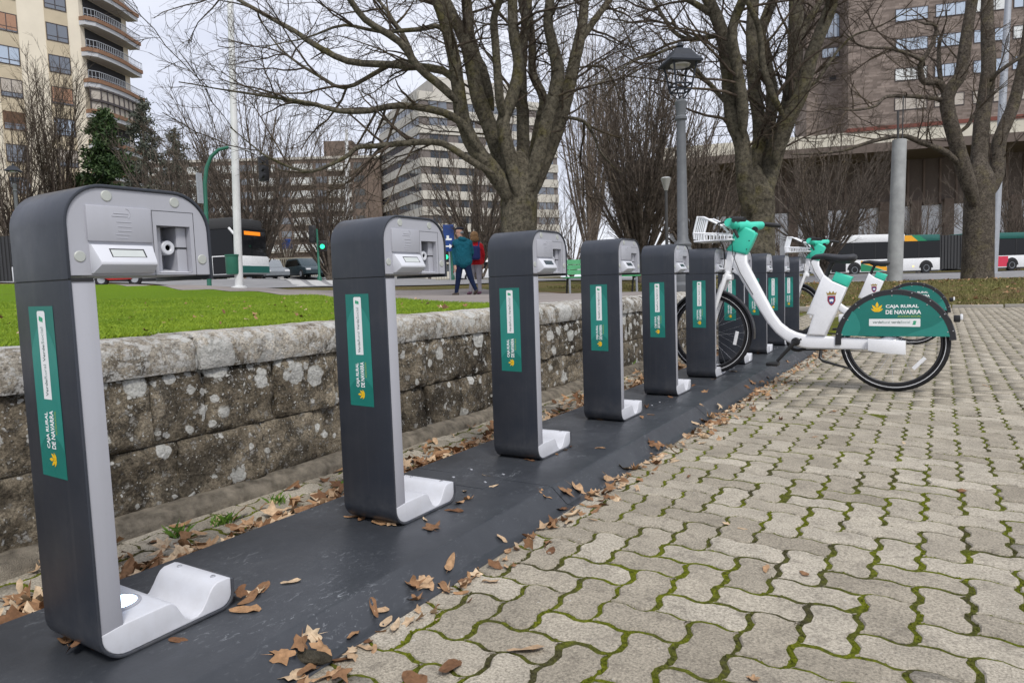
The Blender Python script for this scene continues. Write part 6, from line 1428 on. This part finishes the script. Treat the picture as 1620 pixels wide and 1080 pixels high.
# ------------------------------------------------------------------ fallen leaves, weeds, grass
def lobed(q, n=20):
    o = []
    for k in range(n):
        a = 2*math.pi*k/n; f_ = (a/(2*math.pi)*5) % 1; r_ = .60+.40*(abs(2*f_-1))**1.2
        r_ *= q.uniform(.78, 1.12)*(1-.25*(abs(a-math.pi) < .5)); o.append((r_*math.cos(a), r_*math.sin(a)*.92))
    return o
def oval(q, n=14, wd=.36):
    return [(math.cos(2*math.pi*k/n)*1.0, math.sin(2*math.pi*k/n)*wd*(1-.25*math.cos(2*math.pi*k/n))*q.uniform(.92, 1.08)) for k in range(n)]
def leaf_geo(q, kind, size, curl, twist):
    o = lobed(q) if kind == 'lobed' else oval(q, wd=q.uniform(.26, .46)); n = len(o); pts = [(0, 0)]+[(a*.5, b*.5) for a, b in o]+o; vs_ = []
    cx_, cy_ = q.uniform(-1, 1), q.uniform(-1, 1); ph = q.uniform(0, 6)
    for a, b in pts:
        z = curl*(b*b*1.2+.5*a*a*cx_)+twist*a*b+.13*math.sin(a*5+ph)*math.sin(b*6+ph)+q.uniform(-.05, .05); vs_.append(Vector((a, b*(1-.25*abs(curl)), z))*size)
    fs_ = [(0, 1+i, 1+(i+1) % n) for i in range(n)]+[(1+i, 1+n+i, 1+n+(i+1) % n, 1+(i+1) % n) for i in range(n)]
    if kind == 'lobed' or q.random() < .5:                                        # stalk
        i0 = len(vs_); e = Vector((-1, 0, vs_[1+n+n//2].z/size))*size*.55; s_ = size*.03
        vs_ += [e+Vector((0, s_, 0)), e-Vector((0, s_, 0)), e+Vector((-size*.75, 0, size*q.uniform(-.05, .25)))]; fs_.append((i0, i0+1, i0+2))
    zm = min(v_.z for v_ in vs_); return [v_-Vector((0, 0, zm)) for v_ in vs_], fs_
LM = {'lobed': [], 'oval': [], 'curled': []}
for k in range(7):
    for kd in LM:
        q = random.Random(100+k*3+len(kd)); vs_, fs_ = leaf_geo(q, 'lobed' if kd == 'lobed' or (kd == 'curled' and k % 2) else 'oval', 1.0, q.uniform(.1, .45) if kd != 'curled' else q.uniform(.7, 1.25)*q.choice((1, -1)), q.uniform(-.3, .3))
        me = bpy.data.meshes.new('fallen_leaf'); me.from_pydata(vs_, [], fs_); finish(me, 'leaf', 60); LM[kd].append(me)
def deck_z(x, y):
    if x < .218: return MT
    if x < .296: return MT-(x-.218)/.078*.062
    return .006 if x < .325 else .001
ORD = ['the lit dock', 'the second dock', 'the third dock', 'the fourth dock', 'the fifth dock', 'the first docked bike', 'the seventh dock', 'the eighth dock', 'the ninth dock', 'the far docked bike']
SHP = {'lobed': 'star-lobed', 'oval': 'oval', 'curled': 'curled'}
def put_leaf(x, y, kind, size, label, group, tilt=.12, rz=None, dz=0.0):
    if '%' in label: label = label.replace('%k', SHP[kind]).replace('%d', ORD[max(0, min(9, int(round((y-.15)/.95))))]); group = group+', '+SHP[kind]
    o = link('fallen_leaf', LM[kind][rng.randrange(7)]); z = deck_z(x, y) if -.445 < x < .325 else .001
    sl_ = -.65 if .222 < x < .292 else 0
    size *= rng.uniform(.72, 1.0); o.location = (x, y, z+dz); o.scale = (size, size*rng.uniform(.8, 1.1), size*rng.uniform(.35, 1.0)); o.rotation_mode = 'XYZ'
    m_ = Matrix.Rotation(-sl_, 4, 'Y') @ Matrix.Rotation(rng.gauss(0, tilt), 4, 'X') @ Matrix.Rotation(rng.gauss(0, tilt), 4, 'Y') @ Matrix.Rotation(rng.uniform(0, 6.28) if rz is None else rz, 4, 'Z')
    o.rotation_euler = m_.to_euler(); tag(o, label, 'leaf', group); return o
LB = {'deck': ('%k dry leaf on the dark platform beside %d', 'fallen leaves on the platform'), 'lip': ('%k dry leaf along the platform edge in front of %d', 'fallen leaves along the platform edge'),
      'pave': ('small %k dry leaf on the pavers in front of %d', 'fallen leaves on the pavers'), 'strip': ('%k dry leaf in the drift under the wall behind %d', 'fallen leaves below the wall')}
def by_px(px, py, kind, size, where_):
    p = onz(px, py, MT if where_ == 'deck' else .004); return put_leaf(p.x, p.y, kind, size, *LB[where_], rz=rng.uniform(0, 6.28))
p = onz(683, 836, MT); put_leaf(p.x, p.y, 'lobed', .058, 'large tan star-lobed leaf on the platform beside the second dock', 'fallen leaves on the platform', .06, 2.6)
for px, py, k, s_ in ((460, 921, 'oval', .03), (283, 1013, 'oval', .032), (392, 950, 'curled', .045), (405, 938, 'lobed', .045), (388, 966, 'oval', .04), (378, 945, 'curled', .04), (415, 930, 'oval', .045), (770, 752, 'oval', .035), (781, 769, 'oval', .028), (728, 795, 'curled', .035), (718, 808, 'oval', .04), (741, 790, 'curled', .035), (735, 777, 'oval', .025), (672, 822, 'curled', .03), (575, 820, 'curled', .045), (605, 828, 'oval', .05), (560, 818, 'curled', .04), (620, 830, 'curled', .035),
                      (858, 712, 'oval', .03), (892, 712, 'curled', .028), (900, 706, 'lobed', .03), (880, 718, 'oval', .03), (822, 722, 'curled', .035), (838, 728, 'oval', .04), (950, 709, 'oval', .03), (1000, 657, 'curled', .03), (1015, 660, 'oval', .035), (1030, 656, 'oval', .03), (1022, 645, 'curled', .03), (950, 664, 'oval', .03), (1097, 610, 'oval', .045), (1115, 620, 'lobed', .04), (1060, 628, 'oval', .035), (1160, 588, 'oval', .045), (1130, 600, 'curled', .03), (1040, 692, 'curled', .055), (615, 790, 'oval', .025), (130, 1030, 'curled', .05), (105, 1015, 'curled', .04), (330, 905, 'curled', .02), (1200, 560, 'curled', .035), (1215, 555, 'oval', .035), (1185, 566, 'oval', .03)):
    by_px(px, py, k, s_, 'deck')
for px, py, k, s_ in ((446, 1062, 'curled', .05), (462, 1072, 'lobed', .045), (490, 1062, 'oval', .045), (505, 1040, 'curled', .045), (495, 1030, 'lobed', .04), (475, 1045, 'curled', .04), (525, 1068, 'oval', .05), (540, 1075, 'curled', .045), (575, 1022, 'oval', .04), (583, 1012, 'curled', .035), (560, 1008, 'oval', .032), (612, 985, 'oval', .04), (626, 990, 'curled', .042), (592, 978, 'curled', .036), (604, 975, 'oval', .03), (655, 940, 'curled', .042), (668, 934, 'lobed', .04), (680, 930, 'oval', .035), (658, 950, 'curled', .03), (712, 905, 'curled', .035), (733, 916, 'oval', .05), (703, 930, 'oval', .045), (795, 859, 'oval', .032), (893, 790, 'lobed', .055), (912, 783, 'curled', .05), (888, 806, 'lobed', .048), (905, 815, 'curled', .045), (930, 788, 'oval', .045), (862, 803, 'lobed', .04), (900, 826, 'oval', .055), (940, 800, 'oval', .035),
                      (958, 760, 'curled', .04), (975, 757, 'lobed', .04), (990, 742, 'lobed', .045), (1005, 741, 'curled', .04), (1020, 730, 'oval', .045), (1038, 718, 'curled', .04), (1030, 710, 'lobed', .04), (1045, 706, 'oval', .04), (1115, 668, 'lobed', .05), (1125, 662, 'curled', .045), (1140, 668, 'oval', .045), (1150, 655, 'lobed', .045), (1160, 648, 'curled', .05), (1135, 648, 'curled', .045), (1172, 640, 'oval', .045), (1180, 632, 'curled', .045), (1165, 660, 'oval', .04), (1190, 612, 'lobed', .05), (1205, 608, 'curled', .045), (1180, 618, 'oval', .05), (1215, 600, 'oval', .04), (1230, 592, 'curled', .04), (1245, 578, 'curled', .04), (1100, 672, 'oval', .045), (1110, 655, 'oval', .03)):
    by_px(px, py, k, s_, 'lip')
for px, py, k, s_ in ((832, 1026, 'oval', .055), (716, 1050, 'oval', .055), (872, 870, 'oval', .032), (655, 1075, 'oval', .05), (1150, 827, 'lobed', .018), (1212, 898, 'oval', .03), (1272, 905, 'oval', .02), (1192, 1072, 'lobed', .026), (1522, 775, 'lobed', .026), (1318, 651, 'oval', .04), (1115, 693, 'curled', .04), (1068, 728, 'oval', .03), (1090, 752, 'oval', .03), (1235, 663, 'curled', .03), (1430, 700, 'oval', .02), (1175, 835, 'oval', .022), (1560, 610, 'oval', .03), (1345, 560, 'lobed', .04), (1290, 690, 'oval', .03), (1112, 700, 'oval', .03), (1260, 600, 'oval', .035), (1480, 560, 'oval', .03)):
    by_px(px, py, k, s_, 'pave')
# lawn blades: denser near the wall where single blades can be seen
ly = [p for p in lawn_far]
def in_lawn(x, y):
    P = [(q.x, q.y) for q in lawn_near]+[(q.x, q.y) for q in lawn_far[::-1]]; c = np.zeros(len(x), bool); j = len(P)-1
    for i in range(len(P)):
        xi, yi = P[i]; xj, yj = P[j]; k = ((yi > y) != (yj > y)) & (x < (xj-xi)*(y-yi)/((yj-yi) or 1e-9)+xi); c ^= k; j = i
    return c
def drift(y): return .5+.5*noise.noise(Vector((y*1.4, 5.5, 0)))
cnt = 0
while cnt < 170:
    y = .1+6.4*rng.random()**1.5; x = -.455-abs(rng.gauss(0, .14))
    if x < -.92 or rng.random() > drift(y)+.25: continue
    put_leaf(x, y, rng.choice(('lobed', 'oval', 'curled', 'curled', 'oval', 'curled')), rng.uniform(.03, .062), *LB['strip'], tilt=.35, dz=rng.uniform(0, .03)); cnt += 1
# the rest of the drift, too many to pick apart
VV, FF, TT, off = [], [], [], 0
geos = []
for k in range(10):
    q = random.Random(500+k); o = lobed(q, 10) if k % 2 else oval(q, 8, q.uniform(.3, .5)); n = len(o); cl_ = q.uniform(.2, .9)*q.choice((1, -1)); v_ = np.array([(0, 0, 0)]+[(a, b*.9, cl_*b*b+.25*q.uniform(-1, 1)*a*a) for a, b in o]); f_ = np.array([(0, 1+i, 1+(i+1) % n) for i in range(n)]); geos.append((v_, f_))
def add_litter(x, y, z, s_):
    global off
    v_, f_ = geos[rng.randrange(10)]; e = Matrix.Rotation(rng.gauss(0, .4), 3, 'X') @ Matrix.Rotation(rng.gauss(0, .4), 3, 'Y') @ Matrix.Rotation(rng.uniform(0, 6.28), 3, 'Z')
    w_ = (v_*s_) @ np.array(e).T; w_[:, 2] += z-w_[:, 2].min()*.6; VV.append(w_+np.array([x, y, 0])); FF.append(f_+off); off += len(v_); TT.append(np.full(len(v_), rng.random()))
for _ in range(3000):
    y = rng.uniform(-1.2, 10.5); dr = drift(y)
    if rng.random() > dr+.15: continue
    x = -.448-abs(rng.gauss(0, .12)) if rng.random() < .78 else rng.uniform(-.95, -.46)
    if x < -.95: continue
    add_litter(x, y, .002+rng.random()*.035*max(0, 1-abs(x+.5)/.3), rng.uniform(.018, .05))
for _ in range(620):
    y = rng.uniform(.2, 10.5); 
    if y < 3 and rng.random() > .35+drift(y*2.3): continue
    add_litter(.325+abs(rng.gauss(0, .035+.012*y)), y, .002, rng.uniform(.010, .032))
tag(link('leaf_litter', npmesh('leaf_litter', np.concatenate(VV), np.concatenate(FF), 'leaf', True, np.concatenate(TT))), 'drift of small dry brown leaves and scraps along the wall foot', 'leaf litter', kind='stuff')
VV, FF, TT, off = [], [], [], 0
for _ in range(260):
    aa_ = rng.uniform(R(14), R(72)); r_ = 2.9+11*rng.random(); x = CAM.x-math.sin(aa_)*r_; y = CAM.y+math.cos(aa_)*r_
    if x < -1.4 and in_lawn(np.array([x]), np.array([y]))[0]: add_litter(x, y, th(x, y)+.022, rng.uniform(.012, .03))
tag(link('lawn_leaves', npmesh('lawn_leaves', np.concatenate(VV), np.concatenate(FF), 'leaf', True, np.concatenate(TT))), 'few dry leaf scraps lying in the lawn grass', 'leaf litter', kind='stuff')
# leaves over the far verge
VV, FF, TT, off = [], [], [], 0
for _ in range(900):
    x = rng.uniform(-9, 7); y = rng.uniform(18.6, 34); add_litter(x, y, th(x, y)+.0, rng.uniform(.04, .09))
tag(link('verge_leaves', npmesh('verge_leaves', np.concatenate(VV), np.concatenate(FF), 'leaf', True, np.concatenate(TT))), 'scattered dry leaves over the far grass verge', 'leaf litter', kind='stuff')
p = onz(487, 1053, .0); o = MB().tube([(-.055, 0, .016), (-.04, .004, .018), (0, .0, .019), (.04, -.003, .017), (.058, 0, .014)], [.007, .014, .016, .014, .006], 10, flat=.75).build('bark_piece', 'bark', None, 60); o.location = (p.x, p.y, .004); o.rotation_euler = (0, 0, R(25)); tag(o, 'short grey rounded piece of bark among leaves at the platform edge', 'bark')
def blades(name, P, hmin, hmax, wd, mat, lean=.5, tips=None):
    n = len(P); a = nr.uniform(0, 2*np.pi, n); h = nr.uniform(hmin, hmax, n); d = np.stack([np.cos(a), np.sin(a), np.zeros(n)], -1); b = nr.uniform(0, 2*np.pi, n); l_ = np.stack([np.cos(b), np.sin(b), np.zeros(n)], -1)*(h*nr.uniform(.1, lean, n))[:, None]
    w_ = wd*nr.uniform(.6, 1.3, n)[:, None]; V = np.stack([P-d*w_, P+d*w_, P+l_*.35+np.stack([0*h, 0*h, h*.62], -1)+d*w_*.8, P+l_+np.stack([0*h, 0*h, h*.95], -1)], 1)
    i0 = (np.arange(n)*4)[:, None]; F = np.concatenate([i0+np.array([0, 1, 2]), i0+np.array([0, 2, 3])]); t_ = np.repeat(nr.random(n), 4)
    return npmesh(name, V.reshape(-1, 3), F, mat, False, t_)
n = 350000; rr = 2.6+13*nr.random(n)**1.5; aa = nr.uniform(R(14), R(72), n); x = CAM.x-np.sin(aa)*rr; y = CAM.y+np.cos(aa)*rr
k = in_lawn(x, y) & (x < -1.37); x, y = x[k], y[k]; cl_ = np.array([noise.noise(Vector((a*2.2, b*2.2, 0))) for a, b in zip(x[::1], y[::1])]); k = nr.random(len(x)) < .8+.5*cl_; x, y = x[k], y[k]
ex = nr.uniform(-1.385, -1.345, 9000); ey = nr.uniform(-1, 4.2, 9000); x = np.concatenate([x, ex]); y = np.concatenate([y, ey]); P = np.stack([x, y, TH(x, y)-.006], -1)
gm = blades('lawn_grass', P, .018, .042, .0022, 'blade', .9); pt_ = np.array([.5+.55*noise.noise(Vector((a*1.1, b*1.1, 4)))+.45*noise.noise(Vector((a*5, b*5, 1))) for a, b in P[:, :2]]); gm.attributes['tint'].data.foreach_set('value', np.clip(np.repeat(.55*pt_+.45*nr.random(len(P)), 4), 0, 1).astype(np.float32))
tag(link('lawn_grass', gm), 'short bright green lawn grass above the wall', 'grass', kind='stuff')
n = 42000; x = nr.uniform(-9, 7, n); y = 18.55+14*nr.random(n)**1.6; P = np.stack([x, y, TH(x, y)-.035], -1)
tag(link('verge_grass', blades('verge_grass', P, .04, .10, .006, 'vergeblade', .8)), 'thin brownish grass of the far verge', 'grass', kind='stuff')
wd_ = [(360, 826, .05), (345, 828, .04), (283, 848, .06), (440, 797, .05), (540, 770, .04), (735, 668, .06), (752, 664, .05), (815, 635, .05), (1000, 575, .14), (990, 585, .12)]
for i, (px, py, h) in enumerate(wd_):
    p = onz(px, py, 0); n = 40; P0 = np.stack([nr.normal(0, .016, n), nr.normal(0, .016, n), np.full(n, -.002)], -1); o = link('weed_tuft', blades('weed_tuft', P0, h*.4, h*.95, .0018, 'weed', 1.3), None, (p.x, p.y, 0))
    tag(o, 'tall green weeds at the wall foot behind the fifth dock' if i >= 8 else 'small green grass tuft at the wall foot behind '+ORD[max(0, min(9, int(round((p.y-.15)/.95))))], 'weed', 'weeds at the wall foot by the fifth dock' if i >= 8 else 'grass tufts at the wall foot')
